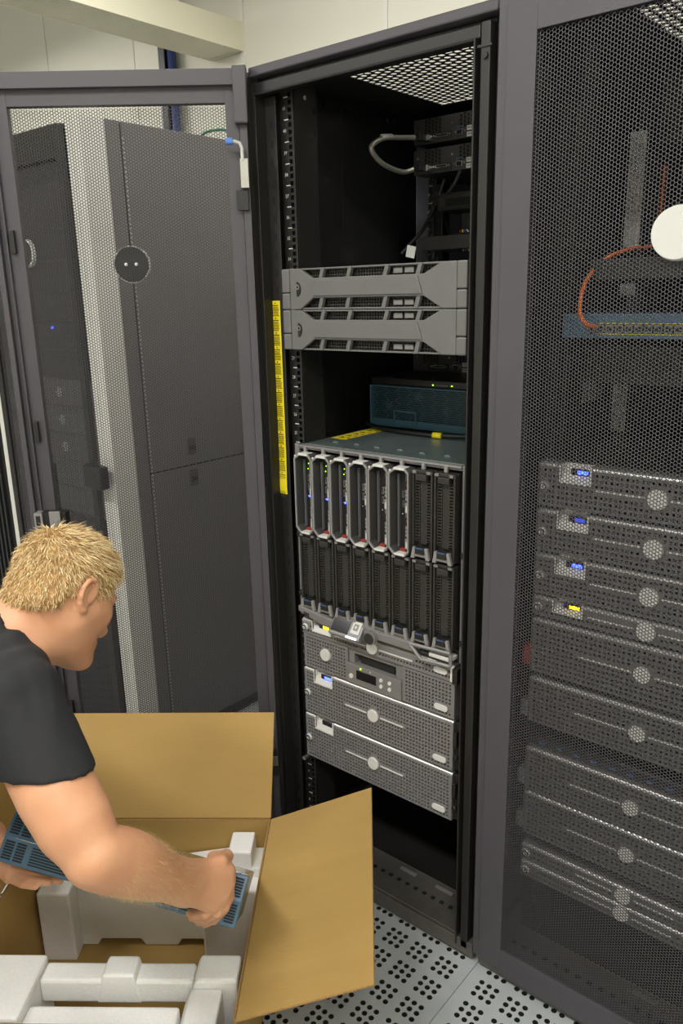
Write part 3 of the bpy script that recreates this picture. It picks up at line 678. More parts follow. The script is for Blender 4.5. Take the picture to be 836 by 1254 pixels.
MB().box(-0.13, 0.15, 0.0, 0.16, 0.0, 0.045).build('housing', M_blank, t, 0.012); MB().box(-0.1, 0.1, -0.002, -0.0005, 0.012, 0.03).build('vent_strip', M_deep, t)
wires = [((-0.155,0.50,1.80),(-0.175,0.49,1.74),(-0.192,0.46,1.68),(-0.215,0.43,1.64),(-0.23,0.41,1.615)), ((-0.17,0.52,1.73),(-0.15,0.50,1.70),(-0.11,0.46,1.66),(-0.05,0.43,1.655),(0.01,0.41,1.655)),
         ((-0.188,0.515,1.76),(-0.192,0.505,1.70),(-0.186,0.50,1.64),(-0.18,0.49,1.60)), ((-0.09,0.47,1.81),(-0.10,0.46,1.78),(-0.125,0.46,1.755),(-0.165,0.49,1.74))]
for i, w in enumerate(wires):
    o = MB().tube(w, 0.005, 8, smooth_n=8).build('power_cable', M_cable, None, smooth=True)
    tag(o, ['black cable falling left from the power strip to the upper fascia server', 'black cable sagging right from the power strip toward the flat tray', 'black cable running straight down in front of the power strip', 'short black cable dropping from beneath the second rear unit'][i], 'cable')
for i, (c, nm) in enumerate(((M_red, 'red'), (M_yel, 'yellow'), (M_bluep, 'blue'), (M_light, 'white'))):
    o = MB().tube([(-0.075+i*0.006, 0.452, 1.667), (-0.072+i*0.008, 0.445, 1.66), (-0.070+i*0.004, 0.443, 1.650), (-0.065+(3-i)*0.007, 0.44, 1.635), (-0.06+(3-i)*0.008, 0.445, 1.615)], 0.0022, 6, smooth_n=5).build('wire', c, None, smooth=True)
    tag(o, 'thin %s wire in the coloured bundle beside the right post' % nm, 'wire')
o = MB().box(-0.012, 0.012, -0.001, 0.0, 0.0, 0.03).build('cable_tag', M_white, None); o.location = (-0.195, 0.40, 1.605); o.rotation_euler = (0.2, 0.25, 0.3); tag(o, 'white paper tag hanging behind the upper fascia server', 'tag')

# --- teal grilled fan unit
t = thing('fan_unit', 'black unit with teal wave grille and three fans on the blade enclosure', 'appliance', (0, 0.28, 1.1795))
MB().box(-0.237, 0.237, 0.012, 0.30, 0.0, 0.106).build('chassis', M_plast, t, 0.002)
MB().box(-0.237, 0.237, 0.002, 0.30, 0.1065, 0.126).build('hood', M_black, t, 0.003)
g = MB()
for k_ in range(19): g.box(-0.235, 0.235, -0.001, 0.001, 0.019+k_*0.0046, 0.0202+k_*0.0046)
for i in range(13):
    x = -0.22+i*0.0365; pts = []
    for k_ in range(9): pts.append((x+(0.0075 if (k_//1) % 2 else -0.0075)*(1 if i % 2 else -1)*(1 if k_ % 2 else 1), -0.0015, 0.018+k_*0.0105))
    g.tube(pts, 0.0011, 4)
go = g.build('wave_grille', M_teal, t)
MB().box(-0.237, 0.237, -0.004, 0.011, 0.0, 0.018).box(-0.237, -0.232, -0.004, 0.011, 0.018, 0.106).box(0.232, 0.237, -0.004, 0.011, 0.018, 0.106).box(-0.237, 0.237, -0.003, 0.011, 0.102, 0.106).build('frame', M_teal, t, 0.001)
for xa in (-0.158, 0.06):
    f = MB(); f.box(xa, xa+0.07, -0.006, -0.003, 0.041, 0.045); f.box(xa, xa+0.004, -0.006, -0.003, 0.004, 0.041); f.box(xa+0.066, xa+0.07, -0.006, -0.003, 0.004, 0.041); f.box(xa, xa+0.07, -0.006, -0.0041, 0.002, 0.006); f.build('handle', M_teal, t, 0.001)
for (x, z) in ((-0.18, 0.054), (-0.092, 0.081), (-0.002, 0.050)):
    f = MB()
    f.cyl((x, 0.009, z), (x, 0.0115, z), 0.016, 16, mi=0)
    for a in range(3):
        for b_ in range(7 if a else 1): f.ball((x+0.0055*a*math.cos(b_*0.9), 0.0075, z+0.0055*a*math.sin(b_*0.9)), 0.0017, nu=6, nv=4, mi=1)
    f.build('fan', [M_blank, M_silver2], t)
l = MB(); l.box(-0.044, -0.040, 0.0008, 0.0018, 0.113, 0.1155); l.box(0.011, 0.015, 0.0008, 0.0018, 0.113, 0.1155); l.build('status_light', M_grnled, t)
l = MB()
for i in range(9): l.box(-0.034+i*0.004, -0.0318+i*0.004, 0.0008, 0.0018, 0.113, 0.1150)
l.build('legend', M_silver2, t)

# --- blade enclosure
ENC_Z = ZU(26)+0.0035; EH = 0.4408
t = thing('blade_enclosure', 'large blade enclosure with grey rim and small tilted screen at its foot', 'server', (0, -0.012, ENC_Z)); ENC = t
c = MB(); c.box(-0.2225, 0.2225, 0.012, 0.62, EH-0.003, EH); to = c.build('top_cover', M_zinc, t, 0.0008)
c = MB(); c.box(-0.2225, -0.2205, 0.012, 0.62, 0, EH-0.0031); c.box(0.2205, 0.2225, 0.012, 0.62, 0, EH-0.0031); c.box(-0.2204, 0.2204, 0.012, 0.62, 0, 0.002); c.box(-0.2204, 0.2204, 0.34, 0.345, 0.0021, EH-0.0032); c.box(-0.2204, 0.2204, 0.012, 0.339, 0.2262, 0.2276)
c.build('casing', M_zinc, t)
for i in range(7):
    x = -0.172+i*0.0625; b = MB(); b.prism([(0,0),(0.018,0.0),(0.013,0.0035),(0.004,0.0035)], 'y', 0, 0.012); b.build('pressed_tab', M_zinc, t, 0.0006, M=Matrix.Translation((x, 0.055+0.004*(i % 2), EH)))
l = MB(); l.box(-0.214, -0.166, 0.100, 0.262, EH+0.0002, EH+0.0006); lo = l.build('warning_label', M_yel, t)
l = MB(); rn = random.Random(2)
for k_ in range(5):
    y_ = 0.115+k_*0.028; l.prism([(-0.205,y_),(-0.185,y_),(-0.195,y_+0.014)], 'z', EH+0.0007, EH+0.0008)
    for j in range(4): l.box(-0.181+j*0.0035, -0.1795+j*0.0035, y_, y_+rn.uniform(0.006,0.016), EH+0.0007, EH+0.0008)
l.build('print', M_ink, lo)
f = MB(); f.box(-0.2413, -0.2265, -0.004, 0.010, 0, EH); f.box(0.2265, 0.2413, -0.004, 0.010, 0, EH); f.box(-0.2265, 0.2265, -0.004, 0.0115, EH-0.011, EH-0.001)
f.box(-0.2265, 0.2265, -0.008, -0.004, EH-0.006, EH-0.001); f.build('front_rim', M_silver2, t, 0.002)
n_ = MB()
for i in range(8): n_.box(-0.205+i*0.056, -0.197+i*0.056, -0.012, -0.0045, EH-0.0165, EH-0.0035)
n_.build('rim_catch', M_silver, t, 0.001)
for (x, z, s) in ((-0.2345, 0.215, 1), (-0.2345, 0.06, 1), (0.2345, 0.25, 1), (0.2345, 0.05, 1), (0.2345, 0.33, 0), (0.2345, 0.15, 0)):
    MB().cyl((x, -0.0042, z), (x, -0.010 if s else -0.006, z), 0.0075 if s else 0.003, 14, 0.006 if s else 0.003).build('thumb_screw', M_plast, t, 0.0006)
f = MB(); f.box(-0.2265, 0.2265, 0.0, 0.0115, 0.0, 0.030); f.build('lower_shelf', M_plast, t, 0.002)
f = MB()
for k_ in range(24): f.box(-0.06+k_*0.0075, -0.0555+k_*0.0075, -0.0012, -0.0002, 0.008, 0.024)
f.build('shelf_vent', M_deep, t)
# left wedge, screen, button and sweep of the bottom trim
f = MB(); f.prism([(-0.2265,0.036),(-0.2265,0.020),(-0.150,0.000),(-0.118,0.0),(-0.098,0.022)], 'y', -0.030, -0.0005); f.build('left_trim', M_silver2, t, 0.004)
f = MB(); 
for i in range(3): f.box(-0.205+i*0.006, -0.2015+i*0.006, -0.0312, -0.0302, 0.013-i*0.001, 0.024-i*0.001)
f.build('trim_print', M_plast, t)
Ms = Matrix.Translation((-0.063, -0.030, 0.0175)) @ Matrix.Rotation(math.radians(-38), 4, 'X')
f = MB(); f.box(-0.047, 0.047, -0.008, 0.006, -0.027, 0.027, M=Ms); so = f.build('control_panel', M_silver2, t, 0.004)
f = MB(); f.box(-0.042, 0.010, -0.0092, -0.0081, -0.018, 0.022, M=Ms); f.build('screen', M_screen, so, 0.001)
f = MB(); f.box(0.016, 0.041, -0.0095, -0.0081, -0.012, 0.020, M=Ms, mi=0); f.box(0.022, 0.035, -0.0110, -0.0095, -0.004, 0.012, M=Ms, mi=1); f.box(0.026, 0.031, -0.0118, -0.0110, 0.001, 0.007, M=Ms, mi=0); f.build('keypad', [M_light, M_silver2], so, 0.0008)
f = MB(); f.box(0.008, 0.040, -0.0092, -0.0081, -0.0255, -0.0205, M=Ms); f.build('status_light', M_whiteled, so)
f = MB(); pts = [(-0.022,-0.030,0.025),(0.0,-0.032,0.022),(0.02,-0.034,0.020),(0.07,-0.034,0.020),(0.125,-0.032,0.018)]
for a, b in zip(pts[:-1], pts[1:]): f.add([(a[0],a[1],a[2]+0.012),(b[0],b[1],b[2]+0.012),(b[0],b[1],b[2]-0.010),(a[0],a[1],a[2]-0.010),(a[0],-0.001,a[2]+0.014),(b[0],-0.001,b[2]+0.014),(b[0],-0.001,b[2]-0.014),(a[0],-0.001,a[2]-0.014)], [(0,1,2,3),(4,7,6,5),(0,4,5,1),(3,2,6,7),(0,3,7,4),(1,5,6,2)])
f.build('bottom_trim', M_silver2, t, 0.003)
f = MB(); f.cyl((0.012, -0.034, 0.016), (0.012, -0.047, 0.016), 0.0165, 24, mi=0); f.cyl((0.012, -0.047, 0.016), (0.012, -0.0495, 0.016), 0.0135, 24, mi=1); f.build('round_button', [M_silver2, M_blank], t, 0.001)
f = MB(); L = [(0.118,-0.036,0.030),(0.224,-0.034,0.034),(0.224,-0.034,0.004),(0.150,-0.038,0.002),(0.118,-0.036,0.030)]
for a, b in zip(L[:-1], L[1:]): f.tube([a, b], 0.0042, 6)
f.build('end_loop', M_silver2, t, smooth=False)
MB().box(0.165, 0.222, -0.030, -0.0005, 0.010, 0.020).build('end_plate', M_light, t, 0.002)

# --- blades
BW = 0.0555; BX0 = -0.222
def octo(x0, x1, z0, z1, cl, cr=None):
    cr = cl if cr is None else cr
    return [(x0+cl,z0),(x1-cr,z0),(x1,z0+cr),(x1,z1-cr),(x1-cr,z1),(x0+cl*1.3,z1),(x0,z1-cl),(x0,z0+cl)]
def ringprism(mb, A, B, ya, yb, mi=0):
    n = len(A); vs = [(p[0],ya,p[1]) for p in A]+[(p[0],ya,p[1]) for p in B]+[(p[0],yb,p[1]) for p in A]+[(p[0],yb,p[1]) for p in B]; fs = []
    for i in range(n):
        j = (i+1) % n; fs += [(i,j,n+j,n+i),(2*n+i,2*n+n+i,2*n+n+j,2*n+j),(i,2*n+i,2*n+j,j),(n+i,n+j,3*n+j,3*n+i)]
    mb.add(vs, fs, mi)
def make_blade(h=0.197):
    t = thing('blade_server', '', 'server', (0,0,0), group='blade servers in the upper row'); w = BW-0.0015
    f = MB(); ringprism(f, octo(0,w,0,h,0.013,0.010), octo(0.0040,w-0.003,0.004,h-0.005,0.0120,0.0092), -0.030, -0.0265); f.build('frame', M_silver, t, 0.0006)
    f = MB(); ringprism(f, octo(0.0004,w-0.0004,0.0004,h-0.0004,0.013,0.010), octo(0.0036,w-0.0026,0.0036,h-0.0046,0.0120,0.0092), -0.0264, -0.0025); f.build('side_wall', M_wallg, t)
    f = MB(); f.prism([(0.014,h-0.0055),(w-0.010,h-0.0055),(w-0.010,h+0.0005),(0.0165,h+0.0005)], 'y', -0.0312, -0.0095, 0); f.build('cap', M_light, t, 0.001)
    f = MB(); f.prism([(0.017,-0.0005),(w-0.010,-0.0005),(w-0.010,0.0045),(0.017,0.0045)], 'y', -0.0312, -0.0095, 0); f.build('cap', M_light, t, 0.001)
    f = MB(); f.box(0.0015, w-0.0015, -0.002, 0.30, 0.002, h-0.002); f.build('chassis', M_plast, t)
    f = MB(); f.box(0.0125, 0.0138, -0.010, -0.0025, 0.012, h-0.02); f.build('inner_rail', M_silver2, t)
    f = MB(); f.plate(0.0285, 0.0365, 0.012, h-0.022, 2, 36, 0.0024, 0.0028, -0.0036, -0.002); f.build('vent_column', M_silver2, t, fixn=False)
    f = MB()
    for z in (0.012, 0.093):
        f.box(0.0372, 0.0498, -0.016, -0.0025, z, z+0.072, mi=0)
        for k in range(3): f.box(0.0382, 0.0488, -0.0175, -0.0162, z+0.030+k*0.0085, z+0.0365+k*0.0085, mi=1)
        f.box(0.0378, 0.0492, -0.0185, -0.0160, z+0.002, z+0.025, mi=1); f.box(0.0398, 0.0458, -0.0190, -0.0185, z+0.004, z+0.018, mi=2)
        f.ring((0.0435, -0.0162, z+0.065), (0,-1,0), 0.0022, 0.0034, 0.0006, 14, mi=3)
    f.build('drive', [M_plast, M_silver, M_light, M_orange], t, 0.0004)
    f = MB()
    for z in (0.125, 0.103): ringprism(f, octo(0.021,0.0262,z,z+0.016,0.001), octo(0.0222,0.025,z+0.0015,z+0.0145,0.0005), -0.0045, -0.002)
    f.build('usb_port', M_steel, t)
    f = MB(); f.ball((0.0215, -0.004, 0.088), 0.0014, nu=8, nv=5); f.build('indicator', M_light, t)
    f = MB(); f.box(0.020, 0.036, -0.014, -0.0025, 0.0065, 0.011); f.build('eject_lever', M_red, t, 0.0008)
    f = MB(); f.cyl((0.0072, -0.0302, h-0.0075), (0.0072, -0.0322, h-0.0075), 0.0026, 12); f.build('corner_stud', M_light, t)
    return t
def make_blank(h=0.195):
    t = thing('blade_blank', '', 'filler', (0,0,0), group='blank blade fillers'); w = BW-0.0015
    f = MB(); ringprism(f, octo(0.001,w-0.001,0,h,0.004,0.004), octo(0.006,w-0.006,0.006,h-0.008,0.003,0.003), -0.018, -0.004); f.box(0.001, w-0.001, -0.004, 0.14, 0.001, h-0.001); f.build('shell', M_blank, t, 0.0015)
    f = MB(); f.plate(0.0068, 0.0185, 0.036, h-0.022, 1, 21, 0.0082, 0.0034, -0.0125, -0.006); f.plate(w-0.0185, w-0.0068, 0.036, h-0.022, 1, 21, 0.0082, 0.0034, -0.0125, -0.006); f.build('slotted_strip', M_blank, t, fixn=False)
    f = MB(); f.box(0.0187, w-0.0187, -0.0115, -0.0045, 0.030, h-0.018); f.build('centre_panel', M_blank, t, 0.001)
    f = MB(); f.box(0.013, w-0.013, -0.0235, -0.012, h-0.022, h-0.008); f.build('top_grip', M_blank, t, 0.0015)
    for xa in (0.0045, w-0.014): MB().box(xa, xa+0.0095, -0.0215, -0.0185, h-0.0075, h-0.0015).build('top_stud', M_silver2, t, 0.0008)
    f = MB(); f.prism([(0.003,0.000),(0.012,0.000),(0.0165,0.026),(0.0085,0.026)], 'y', -0.026, -0.0185); f.prism([(w-0.003,0.0),(w-0.012,0.0),(w-0.0165,0.026),(w-0.0085,0.026)], 'y', -0.026, -0.0185); f.box(0.012, w-0.012, -0.024, -0.0187, 0.005, 0.011); f.build('latch', M_silver, t, 0.001)
    f = MB(); f.box(0.0155, w-0.0155, -0.0275, -0.0187, 0.0115, 0.027, mi=0); f.box(0.018, w-0.018, -0.0285, -0.0276, 0.0235, 0.0262, mi=1); f.build('latch_button', [M_plast, M_bluep], t, 0.0012)
    return t
ordn = ['first', 'second', 'third', 'fourth', 'fifth', 'sixth', 'seventh', 'eighth']
bl = make_blade(); bz = ENC_Z+0.2285; blades = []
for i in range(6):
    lb = '%s blade server from the left in the upper row, %s' % (ordn[i], 'with a blue light lit' if i < 3 else 'unlit')
    if i == 5: lb = 'rightmost blade server of the upper row, its two drives showing'
    L_ = (BX0+i*BW+0.0007, -0.0125, bz)
    if i == 0: o = bl; o.location = L_; o['label'] = lb
    else: o = dup(bl, L_, lb)
    blades.append(o)
for i, o in enumerate(blades[:3]):
    MB().ball((0.0262, -0.0048, 0.088), 0.0024, nu=10, nv=6).build('power_light', M_blueled, o, smooth=True)
    f = MB()
    for (x, z) in ((0.024, 0.168), (0.028, 0.160), (0.022, 0.155), (0.033, 0.178)): f.ball((x, -0.0035, z), 0.0013, nu=6, nv=4)
    f.build('activity_lights', M_grnled, o)
bk = make_blank(); first = True
for row, cols in ((1, (6, 7)), (0, range(8))):
    for i in cols:
        L_ = (BX0+i*BW+0.0007, -0.0145, bz+0.001 if row else ENC_Z+0.0305)
        if row: lb = 'blank black filler at the right of the upper blade row, ' + ('beside the last blade' if i == 6 else 'against the grey rim')
        else: lb = ('leftmost' if i == 0 else 'rightmost' if i == 7 else ordn[i]) + (' black blade filler in the lower row' if i in (0, 7) else ' black blade filler from the left in the lower row')
        if first: bk.location = L_; bk['label'] = lb; first = False
        else: dup(bk, L_, lb)
# --- cable on top of the enclosure
t = thing('power_cable', 'black cable with a yellow tag lying across the blade enclosure top', 'cable', (0, 0.23, ENC_Z+EH))
MB().tube([(-0.235,0.03,0.012),(-0.2,0.015,0.008),(-0.13,-0.005,0.007),(-0.06,-0.012,0.007),(0.015,-0.012,0.008),(0.10,0.0,0.012),(0.2,0.01,0.016)], 0.0055, 10, smooth_n=8).build('sheath', M_cable, t, smooth=True)
MB().tube([(0.002,-0.0125,0.0082),(0.026,-0.0115,0.0085)], 0.0075, 12).build('yellow_tag', M_yel, t, smooth=True)

# --- 1U server, tape autoloader, two 3U servers
def low_z(u): return ZU(u)
z1 = 0.6905
s1 = bezel_server('rack_server', 'thin grey server with amber window right below the blade enclosure', (0, -0.030, z1), 0.0415, M_yelled, 2, badge=0.0155, group='grey perforated servers', line_half=0.115, ovals=True)
c_ = MB(); c_.box(0.2250, 0.2385, -0.012, 0.03, 0.002, 0.040); c_.build('end_cap', M_black, s1, 0.003)
MB().box(0.2155, 0.2245, -0.003, 0.003, 0.002, 0.0415).build('white_end_trim', M_white, s1, 0.001)
t = thing('tape_library', 'grey tape autoloader with central drive bay between two perforated wings', 'tape drive', (0, -0.026, 0.5985)); h = 0.0905
chassis(t, h, 0.045, 0.60); ears(t, h)
for (xa, xb) in ((-0.2235, -0.080), (0.083, 0.2235)):
    ft = [('d', -0.150, h*0.55, 0.019), ('r', 0.170, 0.214, 0.010, 0.032)]
    perforated_bezel(t, h, 0.0085, ft, M_silver2, x0=xa, x1=xb, depth=0.044, roll=False, name='side_bezel')
b = MB(); disc(b, -0.150, h*0.55, 0.0165, -0.0005, 0.006); b.build('round_knob', M_light, t, 0.001)
b = MB(); pill(b, 0.190, 0.021, 0.036, 0.015, -0.0003, 0.004); b.build('release_button', M_light, t, 0.001)
b = MB(); b.box(-0.079, 0.082, -0.004, 0.03, 0.0, 0.052, mi=0); b.box(-0.079, -0.062, 0.004, 0.03, 0.052, h, mi=0); b.box(0.062, 0.082, 0.004, 0.03, 0.052, h, mi=0); b.box(-0.062, 0.062, 0.004, 0.03, 0.078, h, mi=0); b.box(-0.062, 0.062, 0.028, 0.03, 0.052, 0.078, mi=1)
b.build('drive_bay', [M_silver2, M_plast], t, 0.002)
b = MB(); b.box(-0.05, 0.052, 0.012, 0.0275, 0.053, 0.077); b.build('bay_door', M_plast, t, 0.001)
b = MB(); b.box(-0.050, 0.010, -0.0055, -0.0042, 0.017, 0.040); b.build('display', M_screen, t, 0.001)
b = MB()
for (x, z) in ((0.025,0.036),(0.025,0.020),(0.050,0.036),(0.050,0.020)): disc(b, x, z, 0.0052, -0.0042, 0.003, 16)
disc(b, -0.066, 0.020, 0.0065, -0.0042, 0.003, 16); b.build('push_button', M_light, t, 0.0006)
b = MB(); b.ball((-0.037, -0.0045, 0.046), 0.0022, nu=8, nv=5); b.build('status_light', M_grnled, t); b = MB(); b.ball((-0.008, -0.0045, 0.046), 0.0018, nu=8, nv=5); b.build('second_light', M_light, t)
s3 = bezel_server('rack_server', 'upper of the two tall grey perforated servers, blue window lit', (0, -0.029, 0.4690), 0.1275, M_blueled, 3, group='grey perforated servers', line_half=0.088, badge=0.0165, mb_m=None)
s4 = bezel_server('rack_server', 'lower of the two tall grey perforated servers, lowest in open rack', (0, -0.030, 0.3390), 0.1265, None, 3, group='grey perforated servers', line_half=0.088, badge=0.0165)
for s_, h_ in ((s3, 0.1275), (s4, 0.1265)):
    e = MB(); e.box(0.2160, 0.2405, 0.006, 0.036, 0.004, h_-0.004); e.box(0.226, 0.2355, -0.006, 0.006, h_*0.50, h_*0.82); e.cyl((0.232, 0.006, h_*0.32), (0.232, -0.006, h_*0.32), 0.007, 14, 0.006); e.build('rack_ear', M_plast, s_, 0.002)
MB().cyl((-0.233, -0.004, 0.3245-0.339), (-0.233, 0.028, 0.3245-0.339), 0.0055, 12).build('thumb_screw', M_steel, s4)

# ================================================================ right rack: equipment behind the mesh door
RXC = 0.615
rows = [('2', 1.1165, 0.0865, M_blueled, True, 'topmost server behind the right mesh door, blue window lit'), ('2', 1.0255, 0.0865, M_blued, True, 'second server from the top behind the right mesh door, dim blue window'), ('2', 0.936, 0.0855, M_blueled, True, 'third server from the top behind the right mesh door, blue window lit'),
        ('1', 0.889, 0.0435, M_yelled, True, 'thin server with amber window behind the right mesh door')]
for k_, z, h_, led, rec, lb in rows:
    bezel_server('rack_server', lb, (RXC, -0.008, z), h_, led, 3, group='servers behind the right door', line_half=0.110, badge=0.0185, rec_x=(-0.180,-0.124), pitch=0.0092, m=M_bezel, ovals=True, lock=True, hole=0.6)
arr = [(0.765, 0.119, 'tall storage shelf just below the amber window server'), (0.650, 0.104, 'storage shelf under the first grey roller bar, right rack'), (0.487, 0.104, 'storage shelf beneath the row of tiny blue lights, right rack'), (0.378, 0.106, 'fourth storage shelf from the top with dark badge, right rack')]
for (z, h_, lb) in arr:
    s_ = bezel_server('storage_shelf', lb, (RXC, -0.008, z), h_, None, group='storage shelves behind the right door', line_half=0.125, badge=0.0165, rec=False, lock=False, ovals=False, badge_z=h_*0.5, pitch=0.0092, hole=0.62, m=M_bezel)
    MB().box(-0.2405, -0.2245, -0.002, 0.02, h_*0.1, h_*0.45).build('side_tab', M_red if z > 0.7 else M_silver2, s_, 0.002)
    MB().cyl((0.145, -0.0005, h_*0.86), (0.145, -0.003, h_*0.86), 0.0028, 8).build('status_light', M_grnled, s_)
for (z, h_, lb) in ((0.312, 0.0405, 'upper of the two thin servers at the bottom of the right rack'), (0.269, 0.0405, 'lower of the two thin servers at the bottom of the right rack')):
    bezel_server('rack_server', lb, (RXC, -0.008, z), h_, None, group='servers behind the right door', line_half=0.10, badge=0.0165, rec=False, lock=True, ovals=False, pitch=0.0092, hole=0.62, m=M_bezel)
for i, z in enumerate((0.7575, 0.6165, 0.3635)):
    o = MB().tube([(-0.2, 0, 0), (0.2, 0, 0)], 0.0055, 14).build('roller_bar', M_plast, None, smooth=True); o.location = (RXC, 0.004, z)
    tag(o, ['dark horizontal roller bar under the tall storage shelf', 'dark horizontal roller bar above the tiny blue lights', 'dark horizontal roller bar over the two thin bottom servers'][i], 'bar', 'roller bars')
t = thing('patch_shelf', 'narrow dark shelf with a row of tiny blue lights, right rack', 'network device', (RXC, 0.004, 0.5925))
MB().box(-0.22, 0.22, 0.0, 0.4, 0.0, 0.017).build('shelf', M_plast, t, 0.001)
for k_ in range(11): MB().box(-0.2+k_*0.037, -0.188+k_*0.037, -0.002, -0.0005, 0.006, 0.011).build('blue_port', M_bluep, t)
# switch and its cable
SY = 0.06
t = thing('network_switch', 'blue fronted network switch with a yellow outlined port row', 'network device', (RXC, SY, 1.428))
MB().box(-0.2235, 0.2235, 0.0, 0.35, 0.0, 0.0435).build('chassis', M_tealdev, t, 0.001)
m = MB(); m.box(-0.176, 0.0, -0.002, -0.0005, 0.009, 0.026); m.build('port_block', M_plast, t, 0.0005)
for k_ in range(10):
    q = MB(); x = -0.173+k_*0.0172; ringprism(q, octo(x,x+0.014,0.0105,0.0245,0.001), octo(x+0.002,x+0.012,0.0125,0.0215,0.001), -0.004, -0.002); q.build('port', M_silver2, t)
m = MB(); ringprism(m, octo(-0.156,0.002,0.0075,0.0275,0.0005), octo(-0.1545,0.0005,0.009,0.026,0.0005), -0.0015, -0.0004); m.build('yellow_outline', M_yel, t)
o = MB().tube([(0.462,SY-0.012,1.449),(0.448,SY-0.03,1.456),(0.432,SY-0.02,1.482),(0.424,SY+0.02,1.53),(0.436,SY+0.08,1.57),(0.455,SY+0.15,1.588),(0.46,SY+0.26,1.60),(0.44,SY+0.34,1.66),(0.435,SY+0.36,1.76)], 0.0042, 8, smooth_n=8).build('patch_cable', M_orange, None, smooth=True); tag(o, 'orange patch cable curving down into the blue switch', 'cable')
t = thing('rack_server', 'deep black unit under the blue switch, its left half bare', 'server', (RXC, 0.16, 1.335))
MB().box(-0.2235, 0.2235, 0.0, 0.5, 0.0, 0.075).build('chassis', M_plast, t, 0.002); 
f = MB(); f.plate(-0.21, 0.21, 0.01, 0.065, 48, 6, 0.006, 0.006, -0.003, -0.0005); f.build('grille', M_blank, t, fixn=False)
t = thing('network_unit', 'black unit above the blue switch showing green and blue lights', 'network device', (RXC, 0.10, 1.53))
MB().box(-0.2235+0.03, 0.2235, 0.0, 0.4, 0.0, 0.038).build('chassis', M_plast, t, 0.002)
f = MB(); f.box(-0.02, -0.016, -0.001, 0.0, 0.006, 0.010, mi=0); f.box(0.0, 0.006, -0.001, 0.0, 0.010, 0.018, mi=1); f.build('status_light', [M_grnled, M_blued], t)
t = thing('network_unit', 'pale labelled black unit high in the right rack', 'network device', (RXC, 0.42, 1.80))
MB().box(-0.2, 0.2235, 0.0, 0.4, 0.0, 0.14).build('chassis', M_plast, t, 0.002); MB().box(-0.195, -0.08, -0.002, -0.0003, 0.055, 0.125).build('cover_plate', M_blank, t, 0.001)
t = thing('bright_side_plate', 'light grey sheet standing in for the bright inner left side of the right rack', 'panel', (RXC-0.285, 0.24, 1.27))  # pale plate added to stand in for brightness on the side panel
MB().box(0.0, 0.003, 0.0, 0.19, 0.0, 0.10).build('sheet', M_post, t, 0.001); MB().box(0.0, 0.012, 0.0, 0.003, -0.03, 0.10).build('flange', M_post, t, 0.0005)
for i, (z0, z1) in enumerate(((1.60, 1.83), (1.50, 1.525), (1.20, 1.33))):
    o = MB().box(0, 0.035, 0, 0.004, z0, z1).build('rail_cover', M_post, None, 0.001); o.location = (RXC-0.25, 0.40, 0)
    tag(o, ['tall pale strip on the rear rail high in the right rack', 'short pale strip on the rear rail behind the orange cable', 'pale strip on the rear rail below the black unit, right rack'][i], 'strip', 'pale rail strips')
# left rack: equipment behind its mesh door
zs = [1.79, 1.70, 1.655, 1.565, 1.475, 1.43, 1.34, 1.295, 1.25]
zz = 1.86; k_ = 0
words = ['topmost', 'second', 'third', 'fourth', 'fifth', 'sixth', 'seventh', 'eighth', 'ninth', 'tenth', 'eleventh', 'twelfth', 'thirteenth', 'fourteenth', 'fifteenth', 'sixteenth']
for h_ in (0.13, 0.088, 0.088, 0.088, 0.044, 0.044, 0.088, 0.088, 0.088, 0.088, 0.088, 0.088, 0.132, 0.132, 0.088, 0.088):
    zz -= h_+0.002
    t = thing('rack_server', words[k_]+' dark unit from the top in the left rack behind two meshes', 'server', (-1.31, 0.02, zz), group='left rack units')
    MB().box(-0.2235, 0.2235, 0.0, 0.6, 0.001, h_-0.001).build('chassis', M_plast, t, 0.002)
    b = MB(); rounded_bar(b, -0.2235, 0.2235, h_-0.001, 0.006, -0.012); b.box(-0.2235, 0.2235, -0.012+0.006, -0.0005, 0.001, h_-0.001); b.build('bezel', M_silver2 if 6 < k_ < 12 else M_blank, t)
    if 7 <= k_ <= 9: b = MB(); disc(b, 0.0, h_*0.5, 0.0165, -0.0065); b.build('badge', M_light, t)
    if k_ == 4: MB().ball((0.002, -0.0075, 0.022), 0.0045, nu=8, nv=6).build('blue_light', M_blueled, t)
    k_ += 1

# ================================================================ cardboard box, foam and the unit being unpacked
BM = Matrix.Translation((-0.195, -0.630, 0.0)) @ Matrix.Rotation(math.radians(38.1), 4, 'Z')
box = thing_m('cardboard_box', 'open brown cardboard box on the floor with its flaps spread', 'box', BM)
HB = 0.274; TH = 0.005; BH = 0.300
def slab(name, P, n, th, parent):
    """flat board from 4 corner points, thickened along n; its rim shows the corrugation"""
    P = [Vector(p) for p in P]; n = Vector(n).normalized()*th
    mb = MB(); vs = P+[p+n for p in P]
    mb.add(vs, [(0,1,2,3),(7,6,5,4)], 0); mb.add(vs, [(i, 4+i, 4+(i+1) % 4, (i+1) % 4) for i in range(4)], 1)
    return mb.build(name, [M_card, M_cardedge], parent, 0.0012, seg=1)
slab('bottom', [(-HB,-HB,0.001),(HB,-HB,0.001),(HB,HB,0.001),(-HB,HB,0.001)], (0,0,1), TH, box)
slab('wall', [(-HB,HB-TH,0.006),(HB,HB-TH,0.006),(HB,HB-TH,BH),(-HB,HB-TH,BH)], (0,1,0), TH, box)
slab('wall', [(-HB,-HB,0.006),(HB,-HB,0.006),(HB,-HB,BH-0.012),(-HB,-HB,BH-0.012)], (0,1,0), TH, box)
slab('wall', [(-HB,-HB+TH,0.006),(-HB,HB-TH,0.006),(-HB,HB-TH,BH),(-HB,-HB+TH,BH)], (1,0,0), TH, box)
